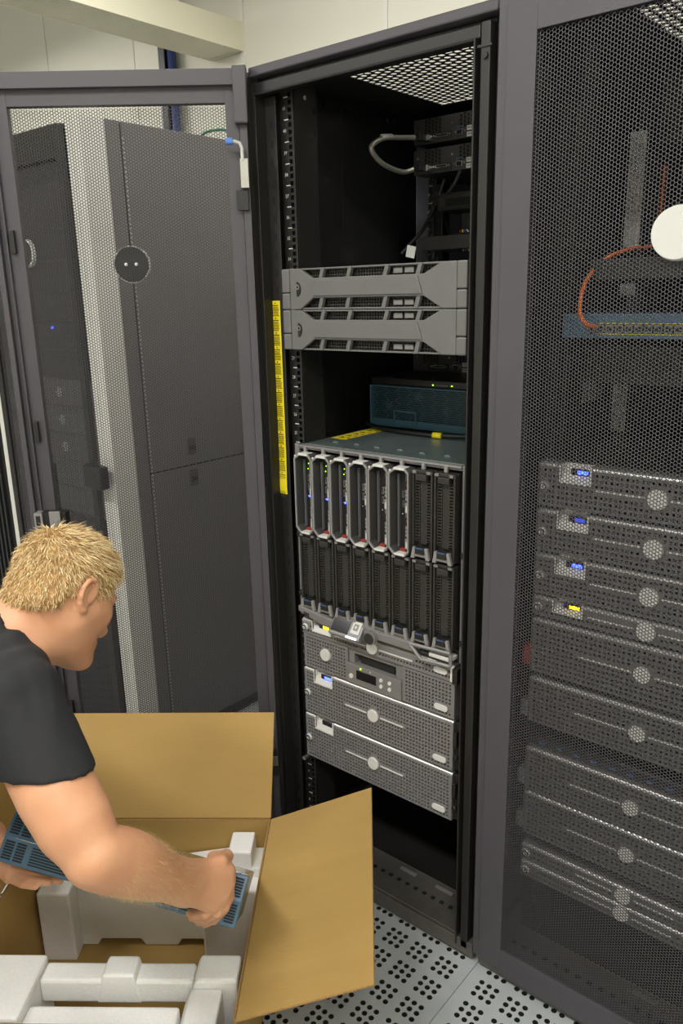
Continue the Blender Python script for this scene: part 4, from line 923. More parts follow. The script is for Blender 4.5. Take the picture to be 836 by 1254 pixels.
slab('wall', [(HB-TH,-HB+TH,0.006),(HB-TH,HB-TH,0.006),(HB-TH,HB-TH,BH),(HB-TH,-HB+TH,BH)], (1,0,0), TH, box)
z_ = BH+0.002
slab('flap', [(-HB,HB,z_),(HB,HB,z_),(HB-0.002,HB+0.167,z_+0.190),(-HB+0.002,HB+0.167,z_+0.190)], (0,0.75,-0.66), TH, box)
slab('flap', [(HB,HB-0.003,z_),(HB,-HB,z_),(HB+0.243,-HB+0.004,z_+0.078),(HB+0.243,HB-0.003,z_+0.088)], (0.28,0,-0.96), TH, box)
slab('flap', [(-HB,-HB,z_),(-HB,HB-0.003,z_),(-HB-0.115,HB-0.004,z_+0.222),(-HB-0.115,-HB+0.003,z_+0.222)], (-0.88,0,-0.46), TH, box)
slab('flap', [(-HB+0.004,-HB-0.005,BH-0.012),(HB-0.004,-HB-0.005,BH-0.012),(HB-0.004,-HB-0.030,0.060),(-HB+0.004,-HB-0.030,0.060)], (0,-1,0.1), TH*0.8, box)
for (y0,y1) in ((HB-0.0005, HB+0.004),): MB().box(-HB+0.003, HB-0.003, y0, y1, BH-0.0015, BH+0.0018).build('crease', M_cardedge, box)

def foam_piece(name, label, build, loc):
    t = tag(build.build(name, M_foam, None, 0.004, seg=2), label, 'foam'); t.matrix_world = BM @ Matrix.Translation(loc); return t
def union_boxes(boxes, res=0.0):
    mb = MB()
    for b in boxes: mb.box(*b)
    return mb
# rear foam: profile cut with feet, tab and stepped ends (one prism plus thicker blocks)
t = thing_m('packing_foam', 'white foam end piece standing against the back wall of the box', 'foam', BM @ Matrix.Translation((0, 0.19, 0.0065)), 'packing foam')
P = [(-0.262,0),(-0.150,0),(-0.140,0.018),(-0.045,0.018),(-0.035,0),(0.045,0),(0.055,0.018),(0.130,0.018),(0.140,0),(0.262,0),(0.262,0.222),(0.236,0.222),(0.236,0.266),(0.182,0.266),(0.172,0.222),(0.06,0.205),(-0.005,0.205),(-0.012,0.218),(-0.045,0.218),(-0.055,0.203),(-0.262,0.203)]
MB().prism(P, 'y', 0.0, 0.074).build('body', M_foam, t, 0.004)
MB().box(0.120, 0.262, -0.048, -0.0002, 0.0, 0.200).build('end_block', M_foam, t, 0.005)
MB().box(-0.262, -0.185, -0.048, -0.0002, 0.0, 0.190).build('end_block', M_foam, t, 0.005)
MB().prism([(0.160,0.125),(0.200,0.125),(0.200,0.168),(0.185,0.155),(0.180,0.163)], 'y', -0.056, -0.0482).build('torn_lip', M_foam, t, 0.002)
# front foam: ladder of two bars and three blocks
t = thing_m('packing_foam', 'white foam frame with two bars at the near side of the box', 'foam', BM @ Matrix.Translation((0, 0, 0.0)), 'packing foam')
m = MB(); m.box(-0.262, -0.118, -0.262, -0.118, 0.008, 0.288); m.build('end_block', M_foam, t, 0.006)
m = MB(); m.prism([(0.176,0.008),(0.262,0.008),(0.262,0.290),(0.184,0.290),(0.176,0.270)], 'y', -0.180, -0.118); m.build('end_block', M_foam, t, 0.006)
m = MB(); m.prism([(0.162,0.008),(0.235,0.008),(0.235,0.275),(0.176,0.275),(0.162,0.240)], 'y', -0.262, -0.1803); m.build('end_block', M_foam, t, 0.006)
MB().box(-0.1175, 0.1755, -0.170, -0.125, 0.225, 0.277).build('bar', M_foam, t, 0.006)
MB().prism([(-0.012,0.2255),(0.078,0.2255),(0.066,0.293),(0.006,0.293)], 'y', -0.172, -0.1248).build('middle_block', M_foam, t, 0.005)
MB().box(-0.1175, 0.1615, -0.262, -0.214, 0.200, 0.268).build('bar', M_foam, t, 0.006)
MB().box(-0.1175, 0.1615, -0.262, -0.125, 0.008, 0.050).build('base', M_foam, t, 0.006)

# steel-blue 2U appliance held above the box
_C = Vector((-0.037,-0.7208,0.5289)); _X = Vector((0.8109,0.5286,-0.2511)); _Y = Vector((-0.539,0.5075,-0.6723)); _Z = Vector((-0.2279,0.6805,0.6964))
_q = Quaternion(_X, math.radians(4.0)); _Y = _q @ _Y; _Z = _q @ _Z
DM = Matrix(((_X.x,_Y.x,_Z.x,_C.x),(_X.y,_Y.y,_Z.y,_C.y),(_X.z,_Y.z,_Z.z,_C.z),(0,0,0,1)))
t = thing_m('network_appliance', 'steel blue network unit with ribbed front held over the box', 'network device', DM)
hw, hh = 0.2225, 0.0437
MB().box(-hw+0.004, hw-0.004, 0.012, 0.305, -hh+0.001, hh-0.001).build('chassis', M_steel, t, 0.0015)
m = MB(); m.prism([(0.0,-hh),(-0.007,0.0),(0.0,hh),(0.0118,hh),(0.0118,-hh)], 'x', -hw, hw); m.v = [(v[0], v[1], v[2]) for v in m.v]; m.build('front_bezel', M_tealdev, t, 0.002)
def facet(z): return -0.007*(1-abs(z)/hh)-0.0006
m = MB()
for s in (-1, 1):
    for k in range(7):
        z = s*(0.0085+k*0.0046)
        for (xa, xb) in ((-0.166, -0.070), (0.075, 0.160)):
            m.add([(xa,facet(z-0.0011),z-0.0011),(xb,facet(z-0.0011),z-0.0011),(xb,facet(z+0.0011),z+0.0011),(xa,facet(z+0.0011),z+0.0011)], [(0,1,2,3)])
o = m.build('rib_groove', M_tealdk, t, fixn=False); o['kind'] = 'stuff'
m = MB()
for s in (-1, 1):
    for k in range(7):
        z = s*(0.0075+k*0.0047)
        for side in (-1, 1):
            for c in range(2):
                xa = side*(0.2165-c*0.022)
                xa, xb = sorted((xa, xa-side*0.0175)); m.add([(xa,facet(z-0.0016),z-0.0016),(xb,facet(z-0.0016),z-0.0016),(xb,facet(z+0.0016),z+0.0016),(xa,facet(z+0.0016),z+0.0016)], [(0,1,2,3)])
o = m.build('vent_slot', M_tealdk, t, fixn=False); o['kind'] = 'stuff'
MB().box(-hw+0.02, hw-0.02, -0.0080, -0.0066, -0.0008, 0.0008).build('crest_highlight', M_steel, t, 0.0004)  # bright strip painting in the highlight along the bezel crease
MB().box(0.10, 0.17, 0.014, 0.05, hh-0.0009, hh-0.0002).build('white_label', M_white, t)
MB().box(-hw+0.004, hw-0.004, 0.0119, 0.026, hh-0.0009, hh+0.0012).build('top_lip', M_chrome, t, 0.0006)
# flat pieces kept in front of the crest

# ================================================================ the man (implicit surface, one continuous body mesh)
V3 = lambda p: np.array(p, dtype=np.float64)
class SDF:
    def __init__(s): s.ops = []; s.sc = 1.0
    def cap(s, a, b, ra, rb=None, k=0.01, op='u'):
        a = V3(a); b = V3(b); rb = ra if rb is None else rb; ra = ra*s.sc; rb = rb*s.sc; k = k*s.sc
        c = (a+b)/2; R = np.linalg.norm(a-b)/2+max(ra, rb)
        def f(p):
            pa = p-a; ba = b-a; h = np.clip(pa@ba/(ba@ba+1e-12), 0, 1); return np.linalg.norm(pa-h[:,None]*ba, axis=1)-(ra+(rb-ra)*h)
        s.ops.append((f, c, R, k, op)); return s
    def ell(s, c, B, r, k=0.01, op='u'):
        """B rows = local axes"""
        c = V3(c); B = np.array(B); r = V3(r)*s.sc; k = k*s.sc
        def f(p):
            q = (p-c)@B.T; k0 = np.linalg.norm(q/r, axis=1); k1 = np.linalg.norm(q/(r*r), axis=1); return k0*(k0-1)/np.maximum(k1, 1e-9)
        s.ops.append((f, c, r.max(), k, op)); return s
    def cut(s, pt, n, c=None, R=9.0, k=0.003):
        pt = V3(pt); n = V3(n)/np.linalg.norm(n)
        def f(p): return (p-pt)@n
        s.ops.append((f, V3(c) if c is not None else pt, R, k, 'i' if R > 5 else 'il')); return s
    def ev(s, p):
        d = np.full(len(p), 9.0)
        for f, c, R, k, op in s.ops:
            if op == 'u':
                m = np.linalg.norm(p-c, axis=1) < R+0.09
                if not m.any(): continue
                e = f(p[m]); dm = d[m]; h = np.clip(0.5+0.5*(dm-e)/k, 0, 1); d[m] = dm+(e-dm)*h-k*h*(1-h)
            elif op == 's':
                m = np.linalg.norm(p-c, axis=1) < R+0.05
                if not m.any(): continue
                e = -f(p[m]); dm = d[m]; h = np.clip(0.5-0.5*(dm-e)/k, 0, 1); d[m] = dm+(e-dm)*h+k*h*(1-h)
            elif op == 'i': d = np.maximum(d, f(p))
            elif op == 'il':
                m = np.linalg.norm(p-c, axis=1) < R; d[m] = np.maximum(d[m], f(p[m]))
        return d
    def mesh(s, name, h, m, lo=None, hi=None, extra=None):
        if lo is None:
            us = [(c, R) for f, c, R, k, op in s.ops if op == 'u']; lo = np.min([c-R for c, R in us], 0)-0.03; hi = np.max([c+R for c, R in us], 0)+0.03
        lo = V3(lo); hi = V3(hi); B = 4; H = h*B; nb = np.ceil((hi-lo)/H).astype(int)
        g = np.stack(np.meshgrid(*[np.arange(n) for n in nb], indexing='ij'), -1).reshape(-1, 3)
        cen = lo+(g+0.5)*H; ev = (lambda q: s.ev(q)+(extra(q) if extra else 0))
        dc = ev(cen); act = np.abs(dc) < H*1.25+0.008
        D = np.repeat(np.repeat(np.repeat(np.where(dc > 0, 1.0, -1.0).reshape(nb).astype(np.float32), B, 0), B, 1), B, 2)
        off = np.stack(np.meshgrid(*[np.arange(B)]*3, indexing='ij'), -1).reshape(-1, 3)
        idx = (g[act][:,None,:]*B+off[None]).reshape(-1, 3); pts = lo+(idx+0.5)*h
        D[idx[:,0], idx[:,1], idx[:,2]] = ev(pts)
        sg = D < 0
        cnt = np.zeros(tuple(np.array(D.shape)-1), np.int8)
        for a in (0,1):
            for b in (0,1):
                for c in (0,1): cnt += sg[a:D.shape[0]-1+a, b:D.shape[1]-1+b, c:D.shape[2]-1+c]
        msk = (cnt > 0) & (cnt < 8); cells = np.argwhere(msk); cv = np.zeros((len(cells), 3)); cw = np.zeros(len(cells))
        cs = [(a,b,c) for a in (0,1) for b in (0,1) for c in (0,1)]
        val = {c: D[cells[:,0]+c[0], cells[:,1]+c[1], cells[:,2]+c[2]] for c in cs}
        for c in cs:
            for ax in range(3):
                if c[ax]: continue
                e = list(c); e[ax] = 1; e = tuple(e); v0 = val[c]; v1 = val[e]; x = (v0 < 0) != (v1 < 0)
                t = np.clip(v0/(v0-v1+1e-12), 0, 1); q = np.tile(np.array(c, float), (len(cells), 1)); q[:,ax] += t
                cv[x] += q[x]; cw[x] += 1
        V = lo+(cells+0.5+cv/cw[:,None])*h
        vid = np.full(msk.shape, -1, np.int32); vid[msk] = np.arange(len(cells)); F = []
        for ax in range(3):
            n = list(D.shape); sl0 = [slice(0, x) for x in n]; sl1 = list(sl0); sl0[ax] = slice(0, n[ax]-1); sl1[ax] = slice(1, n[ax])
            ch = sg[tuple(sl0)] != sg[tuple(sl1)]; e = np.argwhere(ch); a1, a2 = (ax+1) % 3, (ax+2) % 3
            ok = (e[:,a1] > 0) & (e[:,a2] > 0) & (e[:,a1] < n[a1]-1) & (e[:,a2] < n[a2]-1); e = e[ok]
            def at(d1, d2):
                c = e.copy(); c[:,a1] -= d1; c[:,a2] -= d2; return vid[c[:,0], c[:,1], c[:,2]]
            q = np.stack([at(1,1), at(0,1), at(0,0), at(1,0)], 1); flip = ~sg[e[:,0], e[:,1], e[:,2]]; q[flip] = q[flip][:,::-1]; F.append(q)
        F = np.concatenate(F); F = F[(F >= 0).all(1)]
        return np_mesh(name, V, F, m, smooth=True)

M_skin = mat('skin', (196,140,104), 0.5, rgb2=(208,156,120), nscale=14, bump=0.15, bscale=420, sss=0.12)
M_shirt = mat('black_cotton', (21,22,26), 0.8, noise=0.08, nscale=30, bump=0.3, bscale=900)
M_jeans = mat('dark_denim', (44,52,70), 0.85, noise=0.15, nscale=120, bump=0.3, bscale=700)
M_shoe = mat('shoe_leather', (30,28,27), 0.5, bump=0.1)
M_scalp = mat('hair_base', (166,128,80), 0.8, noise=0.25, nscale=120)
M_hair = [mat('hair_blond', (208,178,122), 0.45), mat('hair_sand', (168,134,84), 0.5), mat('hair_light', (234,212,166), 0.42)]
M_eye = mat('eye_white', (232,228,222), 0.25); M_iris = mat('iris', (70,90,110), 0.2); M_lip = mat('nail', (226,168,140), 0.35)
HC = V3([-0.1662, -0.6853, 1.039]); HF = V3([-0.0519, 0.8118, -0.5816]); HU = V3([-0.1879, 0.564, 0.8041]); HS = V3([0.9808, 0.1511, 0.1233]); SCL = 0.9; HB_ = np.stack([HF, HU, HS])
def hp(a, b, c): return HC+(HF*a+HU*b+HS*c)*SCL
J = {'NB': (-0.1981, -0.7648, 0.9685), 'HEM': (0.04, -0.8742, 0.8437), 'WRu': (0.1228, -0.6932, 0.5896), 'WRd': (0.1231, -0.7126, 0.5539), 'F1': (0.1388, -0.8131, 0.6891), 'F2': (0.127, -0.7525, 0.6217), 'iK': (0.1375, -0.6251, 0.5523), 'mK': (0.1422, -0.6309, 0.5331), 'rK': (0.1427, -0.6459, 0.5166), 'pK': (0.1378, -0.665, 0.5052), 'i1': (0.1418, -0.6309, 0.5039), 'i2': (0.1099, -0.6311, 0.4352), 'i3': (0.0557, -0.6305, 0.3942), 'm1': (0.142, -0.6437, 0.4907), 'm2': (0.1055, -0.6443, 0.4388), 'm3': (0.0523, -0.642, 0.4079), 'r1': (0.1399, -0.657, 0.4888), 'r2': (0.1017, -0.6572, 0.4496), 'r3': (0.052, -0.6552, 0.4283), 'p1': (0.1305, -0.6744, 0.4925), 'p2': (0.1008, -0.6732, 0.4712), 'p3': (0.0632, -0.6692, 0.4573), 't0': (0.1184, -0.6749, 0.5752), 't1': (0.1282, -0.6323, 0.569), 't2': (0.1156, -0.6085, 0.5591), 't3': (0.0729, -0.6055, 0.5356), 'WL': (-0.3381, -0.8176, 0.5112), 'LP': (-0.2563, -0.8246, 0.5081), 'LPb': (-0.2541, -0.8401, 0.4975), 'a0': (-0.2254, -0.8246, 0.5112), 'a1': (-0.1812, -0.8095, 0.5062), 'a2': (-0.1475, -0.7912, 0.4974), 'b0': (-0.2179, -0.8319, 0.5109), 'b1': (-0.1705, -0.8202, 0.5083), 'b2': (-0.1337, -0.7927, 0.4987), 'c0': (-0.211, -0.8408, 0.5078), 'c1': (-0.1677, -0.8313, 0.5084), 'c2': (-0.1356, -0.8116, 0.507), 'd0': (-0.2098, -0.8484, 0.5029), 'd1': (-0.1713, -0.8423, 0.5051), 'd2': (-0.1483, -0.8302, 0.504), 'th0': (-0.2602, -0.828, 0.5264), 'th1': (-0.2344, -0.8207, 0.5614), 'th2': (-0.2221, -0.8068, 0.5712)}
J = {k: V3(v) for k, v in J.items()}
def ml(a, b, t): return a+(b-a)*t
SR = V3((-0.043,-0.868,0.922)); ER = V3((0.1426,-0.8717,0.7432)); SL = V3((-0.41,-0.80,0.885)); EL = V3((-0.53,-0.93,0.64)); PV = V3((-0.25,-1.33,0.93))
AX = V3((0.98,0.15,0.02))
def torso(s, inf=0.0, k=0.05):
    s.cap(V3((-0.135,-0.92,0.880)), V3((-0.165,-1.22,0.880)), 0.105+inf, 0.105+inf, k)
    s.cap(V3((-0.315,-0.90,0.875)), V3((-0.325,-1.22,0.880)), 0.105+inf, 0.105+inf, k)
    s.cap(V3((-0.225,-0.86,0.905)), V3((-0.245,-1.25,0.905)), 0.095+inf, 0.12+inf, k)
    s.cap(J['NB']+V3((0,-0.03,-0.01)), SR+V3((-0.01,0,0.005)), 0.052+inf, 0.055+inf, 0.04); s.cap(J['NB']+V3((0,-0.03,-0.01)), SL, 0.052+inf, 0.055+inf, 0.04)
    s.cap(V3((-0.165,-1.30,0.90)), V3((-0.335,-1.30,0.90)), 0.125+inf, 0.125+inf, k)
body = SDF(); torso(body)
# neck and head
body.cap(J['NB']+V3((-0.005,-0.02,-0.01)), hp(-0.025,-0.055,0), 0.062, 0.060, 0.03)
body.cap(J['NB']+V3((0.02,0.0,-0.015)), hp(0.0,-0.105,0.012), 0.046, 0.044, 0.03)
body.sc = SCL
body.ell(hp(-0.006,0.006,0), HB_, (0.099,0.088,0.077), 0.02)
body.ell(hp(0.036,-0.058,0), HB_, (0.056,0.088,0.064), 0.03)
for sd in (1, -1):
    body.cap(hp(0.0,-0.078,sd*0.050), hp(0.062,-0.130,sd*0.018), 0.025, 0.022, 0.03)
    body.cap(hp(0.060,-0.048,sd*0.044), hp(0.030,-0.045,sd*0.056), 0.022, 0.016, 0.025)
    body.cap(hp(0.089,-0.014,sd*0.012), hp(0.078,-0.010,sd*0.042), 0.011, 0.010, 0.014)
    body.ell(hp(0.094,-0.034,sd*0.032), HB_, (0.016,0.012,0.017), 0.012, 's')
    body.cap(hp(0.080,-0.034,sd*0.031), hp(0.0805,-0.034,sd*0.031), 0.0125, 0.0125, 0.003)
    body.cap(hp(0.093,-0.027,sd*0.022), hp(0.087,-0.028,sd*0.044), 0.0042, 0.0035, 0.004)
    body.cap(hp(0.101,-0.076,sd*0.010), hp(0.106,-0.077,sd*0.009), 0.0085, 0.0085, 0.008)
    # ear: bowl, rim and lobe
    e = lambda a, b, c: hp(a, b, sd*c)
    body.ell(e(-0.016,-0.030,0.078), HB_, (0.017,0.029,0.008), 0.006)
    rim = [e(0.002,-0.036,0.077), e(0.006,-0.018,0.079), e(0.000,-0.003,0.083), e(-0.013,0.003,0.087), e(-0.027,-0.003,0.090), e(-0.034,-0.017,0.091), e(-0.032,-0.034,0.088), e(-0.024,-0.048,0.084), e(-0.014,-0.058,0.079), e(-0.005,-0.058,0.076)]
    for a, b in zip(rim[:-1], rim[1:]): body.cap(a, b, 0.0046, 0.0046, 0.004)
    body.cap(e(-0.010,-0.056,0.078), e(-0.014,-0.054,0.079), 0.0075, 0.0075, 0.005)
    body.ell(e(-0.009,-0.026,0.087), HB_, (0.008,0.014,0.008), 0.004, 's')
body.cap(hp(0.092,-0.022,0), hp(0.116,-0.068,0), 0.008, 0.0105, 0.012); body.cap(hp(0.116,-0.068,0), hp(0.112,-0.074,0), 0.0105, 0.009, 0.006)
body.cap(hp(0.090,-0.098,0.014), hp(0.090,-0.098,-0.014), 0.0095, 0.0095, 0.012); body.cap(hp(0.088,-0.108,0.012), hp(0.088,-0.108,-0.012), 0.0085, 0.0085, 0.012)
body.cap(hp(0.098,-0.1035,0.018), hp(0.098,-0.1035,-0.018), 0.002, 0.002, 0.003, 's')
body.cap(hp(0.080,-0.136,0.010), hp(0.080,-0.136,-0.010), 0.019, 0.019, 0.02)
# right arm
body.sc = 1.0
body.cap(SR, J['HEM'], 0.062, 0.057, 0.02); body.cap(J['HEM'], ml(J['HEM'], ER, 0.6), 0.057, 0.0515, 0.004); body.cap(ml(J['HEM'], ER, 0.6), ER, 0.0515, 0.044, 0.004)
body.cap(V3((0.072,-0.880,0.82)), V3((0.105,-0.880,0.785)), 0.051, 0.047, 0.02)
def chain(P, rad, n=7, k=0.004):
    Q = [np.array(v) for v in catmull([Vector(p) for p in P], n)]; rr = np.interp(np.linspace(0, 1, len(Q)), np.linspace(0, 1, len(rad)), rad)
    for a, b, ra, rb in zip(Q[:-1], Q[1:], rr[:-1], rr[1:]): body.cap(a, b, ra, rb, k)
mid = (J['WRu']+J['WRd'])/2; wdir = (J['WRu']-J['WRd'])*0.5
chain([ER, J['F1'], J['F2'], mid+wdir*0.6], [0.0440, 0.0462, 0.0475, 0.0470, 0.0445, 0.0410, 0.0370, 0.0325, 0.0275, 0.0245])
chain([ml(ER, J['F1'], 0.5), J['F1'], J['F2'], mid-wdir*0.6], [0.0440, 0.0455, 0.0460, 0.0440, 0.0400, 0.0350, 0.0300, 0.0250])

for k_, w_, r_ in (('iK',0.25,0.0135),('mK',0.45,0.0135),('rK',0.65,0.013),('pK',0.85,0.0125)):
    body.cap(J['WRu']*(1-w_)+J['WRd']*w_, J[k_], 0.0185, r_, 0.014)
def finger(ch, rr, k=0.0025):
    for (a, b), (ra, rb) in zip(zip(ch[:-1], ch[1:]), zip(rr[:-1], rr[1:])): body.cap(a, b, ra, rb, k)
for p_, r_ in (('i',0.0098),('m',0.0100),('r',0.0096),('p',0.0088)):
    finger([J[p_+'K'], J[p_+'1'], ml(J[p_+'1'], J[p_+'2'], 1.0) if p_ == 'p' else ml(J[p_+'1'], J[p_+'2'], 0.75), ml(J[p_+'2'], J[p_+'3'], 0.75), ], [r_*1.18, r_*1.05, r_, r_*0.82])
body.cap(mid, J['t0'], 0.020, 0.0175, 0.014)
finger([J['t0'], J['t1'], J['t2'], J['t3']], [0.0165, 0.0135, 0.0118, 0.0098], 0.005)
# left arm and hand
body.cap(SL, EL, 0.060, 0.044, 0.03); body.cap(EL, ml(EL, J['WL'], 0.35), 0.044, 0.047, 0.03); body.cap(ml(EL, J['WL'], 0.35), J['WL'], 0.047, 0.029, 0.03)
body.cap(J['WL'], J['LP'], 0.024, 0.017, 0.012); body.cap(J['WL'], J['LPb'], 0.022, 0.015, 0.012)
for p_, r_ in (('a',0.0092),('b',0.0096),('c',0.0094),('d',0.0084)):
    body.cap(J['LP'] if p_ in 'ab' else J['LPb'], J[p_+'0'], 0.014, 0.0105, 0.008); finger([J[p_+'0'], J[p_+'1'], J[p_+'2']], [r_*0.92, r_*0.86, r_*0.72], 0.001)
finger([J['LP'], J['th0'], J['th1'], J['th2']], [0.017, 0.015, 0.0115, 0.009], 0.005)
man = thing('person', 'blond man in black t-shirt bending over the box holding a blue unit', 'person', (-0.25, -1.32, 0.0))
def wear(name, me):
    o = link(name, me, man); o.location = (0.25, 1.32, 0.0); return o
skin = wear('body', body.mesh('body', 0.0031, M_skin))
sm = skin.modifiers.new('smooth', 'SMOOTH'); sm.factor = 0.5; sm.iterations = 2
# t-shirt
sh = SDF(); torso(sh, 0.009)
sh.cap(SR, J['HEM']+(J['HEM']-SR)*0.6, 0.071, 0.0635, 0.03); sh.cap(SL, ml(SL, EL, 0.55), 0.070, 0.062, 0.03)
ax = (ER-SR)/np.linalg.norm(ER-SR); axl = (EL-SL)/np.linalg.norm(EL-SL)
sh.cut(J['HEM'], V3((0.18,-0.18,-0.96)), J['HEM']+V3((0.03,-0.02,-0.16)), 0.195); sh.cut(ml(SL, EL, 0.5), axl, ml(SL, EL, 0.75), 0.16)
nk = hp(-0.02,-0.08,0)-J['NB']; nk = nk/np.linalg.norm(nk)
sh.cap(J['NB']+nk*0.035+V3((0.004,0,0)), J['NB']+nk*0.2, 0.073, 0.09, 0.004, 's')
def folds(p):
    q = p@np.array([[0.6,0.3,0.74],[0.74,-0.5,0.2],[0.2,0.8,-0.5]])
    lo_ = np.sin(q[:,1]*17+2*np.sin(q[:,2]*9)+1.0)*np.sin(q[:,2]*14+1.4*np.sin(q[:,0]*11))
    w = np.sin(q[:,0]*95+2.6*np.sin(q[:,1]*19)+1.6*np.sin(q[:,2]*23)); w3 = np.sin(q[:,2]*130+2.2*np.sin(q[:,0]*25)+q[:,1]*40)
    near = np.clip((np.linalg.norm(p-J['HEM'], axis=1)-0.06)/0.06, 0.06, 1.0)
    return -(0.0036*(0.35+0.65*np.clip(lo_+0.4, 0, 1))*w*np.abs(w)+0.0020*(0.4+0.6*np.clip(0.3-lo_, 0, 1))*w3)*near
shirt = wear('t_shirt', sh.mesh('t_shirt', 0.0045, M_shirt, extra=folds)); sm = shirt.modifiers.new('smooth', 'SMOOTH'); sm.factor = 0.5; sm.iterations = 2
hemring = MB(); e1 = np.cross(ax, V3((0,0,1))); e1 /= np.linalg.norm(e1); e2 = np.cross(ax, e1)
# trousers, shoes
tr = SDF(); tr.cap(V3((-0.165,-1.30,0.895)), V3((-0.335,-1.30,0.895)), 0.137, 0.137, 0.05)
for x in (-0.155, -0.345):
    tr.cap(V3((x,-1.31,0.85)), V3((x,-1.27,0.49)), 0.092, 0.068, 0.05); tr.cap(V3((x,-1.27,0.49)), V3((x,-1.335,0.11)), 0.066, 0.056, 0.04)
tr.cut(V3((0,0,0.085)), V3((0,0,-1)))
wear('trousers', tr.mesh('trousers', 0.008, M_jeans, extra=lambda p: folds(p)*1.2))
for x in (-0.155, -0.345):
    so_ = SDF(); so_.cap(V3((x,-1.355,0.055)), V3((x,-1.345,0.10)), 0.046, 0.048, 0.03); so_.cap(V3((x,-1.33,0.046)), V3((x+0.01,-1.17,0.036)), 0.044, 0.036, 0.03); so_.cut(V3((0,0,0.002)), V3((0,0,-1)))
    wear('shoe', so_.mesh('shoe', 0.005, M_shoe))
# hair: cap clipped at the hairline, then short strands
hr = SDF(); hr.sc = SCL; hr.ell(hp(-0.007,0.009,0), HB_, (0.1035,0.0925,0.0815), 0.01)
hr.cap(hp(-0.055,-0.045,0.02), hp(-0.055,-0.045,-0.02), 0.052, 0.052, 0.02)
def hairline(p):
    q = (p-HC)@HB_.T/SCL; a, b = q[:,0], q[:,1]; side = np.clip(np.abs(q[:,2])/0.075, 0, 1)
    # lowest height that still carries hair, by position front to back
    lim = np.interp(a, [-0.12,-0.085,-0.05,-0.03,-0.004,0.010,0.018,0.040,0.055,0.080,0.11], [-0.078,-0.075,-0.058,-0.020,0.006,-0.012,-0.034,-0.030,0.012,0.040,0.055])
    return lim-b+0.003*np.sin(a*420)+0.003*np.sin(q[:,2]*390)
_ev = hr.ev
hr.ev = lambda p: np.maximum(_ev(p), hairline(p)*0.8)
def tuft(p):
    q = (p-HC)@HB_.T/SCL; return -0.0016*np.sin(q[:,0]*230+3*np.sin(q[:,2]*70))*np.sin(q[:,2]*260+2*np.sin(q[:,0]*90))
hcap = hr.mesh('hair', 0.0035, M_scalp, extra=tuft)
hair = wear('hair', hcap)
nv = len(hcap.vertices); co = np.zeros(nv*3); no = np.zeros(nv*3); hcap.vertices.foreach_get('co', co); hcap.vertices.foreach_get('normal', no); co = co.reshape(-1,3); no = no.reshape(-1,3)
rg = np.random.default_rng(11); q = (co-HC)@HB_.T/SCL
outer = np.where(((q*no@np.eye(3)) if False else (np.einsum('ij,ij->i', co-HC, no))) > 0.02)[0]
N = 15000; pk = rg.choice(outer, N); base = co[pk]+rg.normal(size=(N,3))*0.0012; nn = no[pk]
ql = (base-HC)@HB_.T/SCL
crown = hp(-0.065,0.07,0.0); fl = base-crown; fl = fl-nn*np.einsum('ij,ij->i', fl, nn)[:,None]; fl /= np.linalg.norm(fl, axis=1)[:,None]+1e-9
fl = fl+HF*0.35*(ql[:,1:2] > 0.03)+rg.normal(size=(N,3))*0.28; top_ = np.clip((ql[:,1]+0.05)/0.12, 0.12, 1.0)
ln = (0.007+0.015*top_)*rg.uniform(0.7,1.25,N); lift = (0.18+0.42*top_)*rg.uniform(0.6,1.3,N)
d1 = fl+nn*lift[:,None]; d1 /= np.linalg.norm(d1, axis=1)[:,None]; d2 = fl+nn*(lift*0.25)[:,None]; d2 /= np.linalg.norm(d2, axis=1)[:,None]
wv = np.cross(d1, nn+rg.normal(size=(N,3))*0.5); wv /= np.linalg.norm(wv, axis=1)[:,None]+1e-9; wv *= (0.00055*rg.uniform(0.7,1.4,N))[:,None]
p0 = base-nn*0.002; p1 = base+d1*(ln*0.5)[:,None]; p2 = p1+d2*(ln*0.5)[:,None]
Vh = np.stack([p0-wv, p0+wv, p1-wv*0.85, p1+wv*0.85, p2-wv*0.2, p2+wv*0.2], 1).reshape(-1,3)
Fh = (np.array([[0,1,3,2],[2,3,5,4]])[None]+(np.arange(N)*6)[:,None,None]).reshape(-1,4)
hs = np_mesh('strands', Vh, Fh, M_hair); hs.polygons.foreach_set('material_index', np.repeat(rg.choice(3, N, p=[0.45,0.3,0.25]), 2).astype(np.int32))
so_ = link('strands', hs, hair); so_['kind'] = 'stuff'
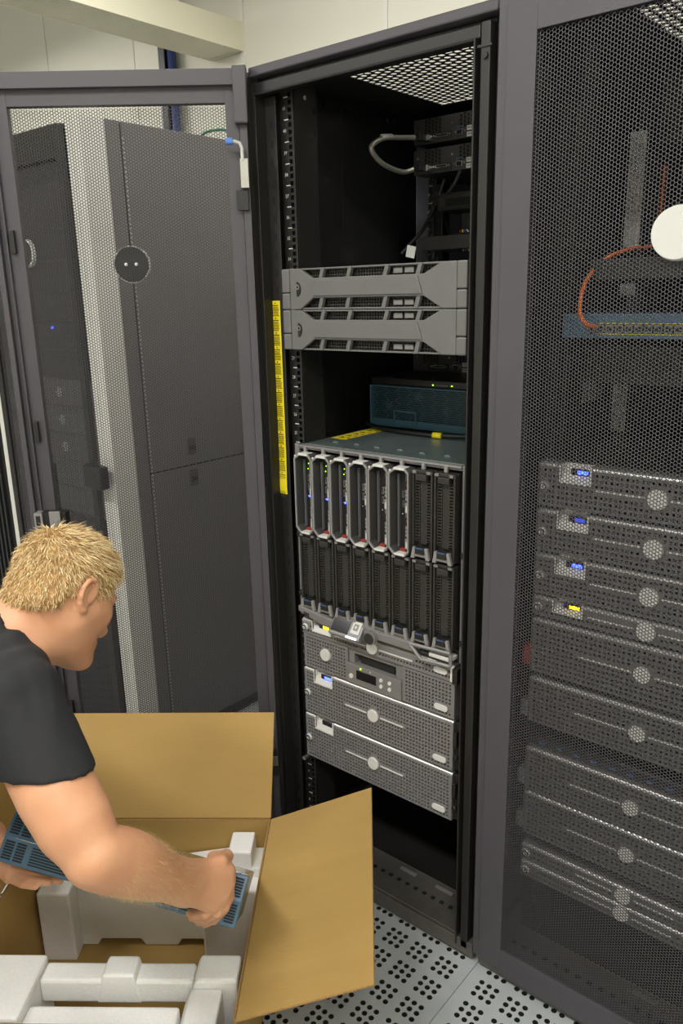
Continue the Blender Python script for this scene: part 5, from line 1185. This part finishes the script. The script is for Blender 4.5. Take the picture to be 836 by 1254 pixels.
# fine light hairs on the right forearm
bm_ = skin.data; nb_ = len(bm_.vertices); bc = np.zeros(nb_*3); bn = np.zeros(nb_*3); bm_.vertices.foreach_get('co', bc); bm_.vertices.foreach_get('normal', bn); bc = bc.reshape(-1,3); bn = bn.reshape(-1,3)
aw = mid-ER; tt = ((bc-ER)@aw)/(aw@aw); dist = np.linalg.norm(bc-(ER+tt[:,None]*aw), axis=1)
sel = np.where((tt > 0.12) & (tt < 0.95) & (dist < 0.075) & (bc[:,0] > 0.02))[0]
NA = 2600; pk = rg.choice(sel, NA); b0 = bc[pk]+rg.normal(size=(NA,3))*0.001; n0 = bn[pk]; dd = aw/np.linalg.norm(aw)*0.75+V3((0,0,-0.5))+n0*0.5+rg.normal(size=(NA,3))*0.3; dd /= np.linalg.norm(dd, axis=1)[:,None]
l0 = rg.uniform(0.005, 0.011, NA)[:,None]; w0 = np.cross(dd, n0); w0 /= np.linalg.norm(w0, axis=1)[:,None]+1e-9; w0 *= 0.00016
Va = np.stack([b0-w0, b0+w0, b0+dd*l0+w0*0.3, b0+dd*l0-w0*0.3], 1).reshape(-1,3); Fa = np.arange(NA*4).reshape(-1,4)
ah = wear('arm_hair', np_mesh('arm_hair', Va, Fa, M_hair[0])); ah['kind'] = 'stuff'
# eyebrows and eyes
eb = MB()
for sd in (1, -1):
    for k_ in range(26):
        t_ = k_/25; a = hp(0.1005-0.015*t_*t_, -0.010+0.006*math.sin(t_*2.2), sd*(0.012+0.034*t_)); b = a+HU*0.002+HS*sd*0.006+HF*0.002
        eb.tube([tuple(a), tuple(b)], 0.0009, 4)
ebo = wear('eyebrow', eb.build('eyebrow', M_hair[1], None).data); bpy.data.objects.remove([o for o in bpy.data.objects if o.data is ebo.data and o is not ebo][0])
for sd in (1, -1):
    ey = MB(); ey.ball(tuple(hp(0.0818,-0.0355,sd*0.031)), 0.0118*SCL, nu=16, nv=10, mi=0); ey.ball(tuple(hp(0.0905,-0.0365,sd*0.031)), 0.0045*SCL, nu=10, nv=8, mi=1)
    me = ey.build('eye', [M_eye, M_iris], None, smooth=True); me.parent = man; me.location = (0.25, 1.32, 0)
# finger nails that show
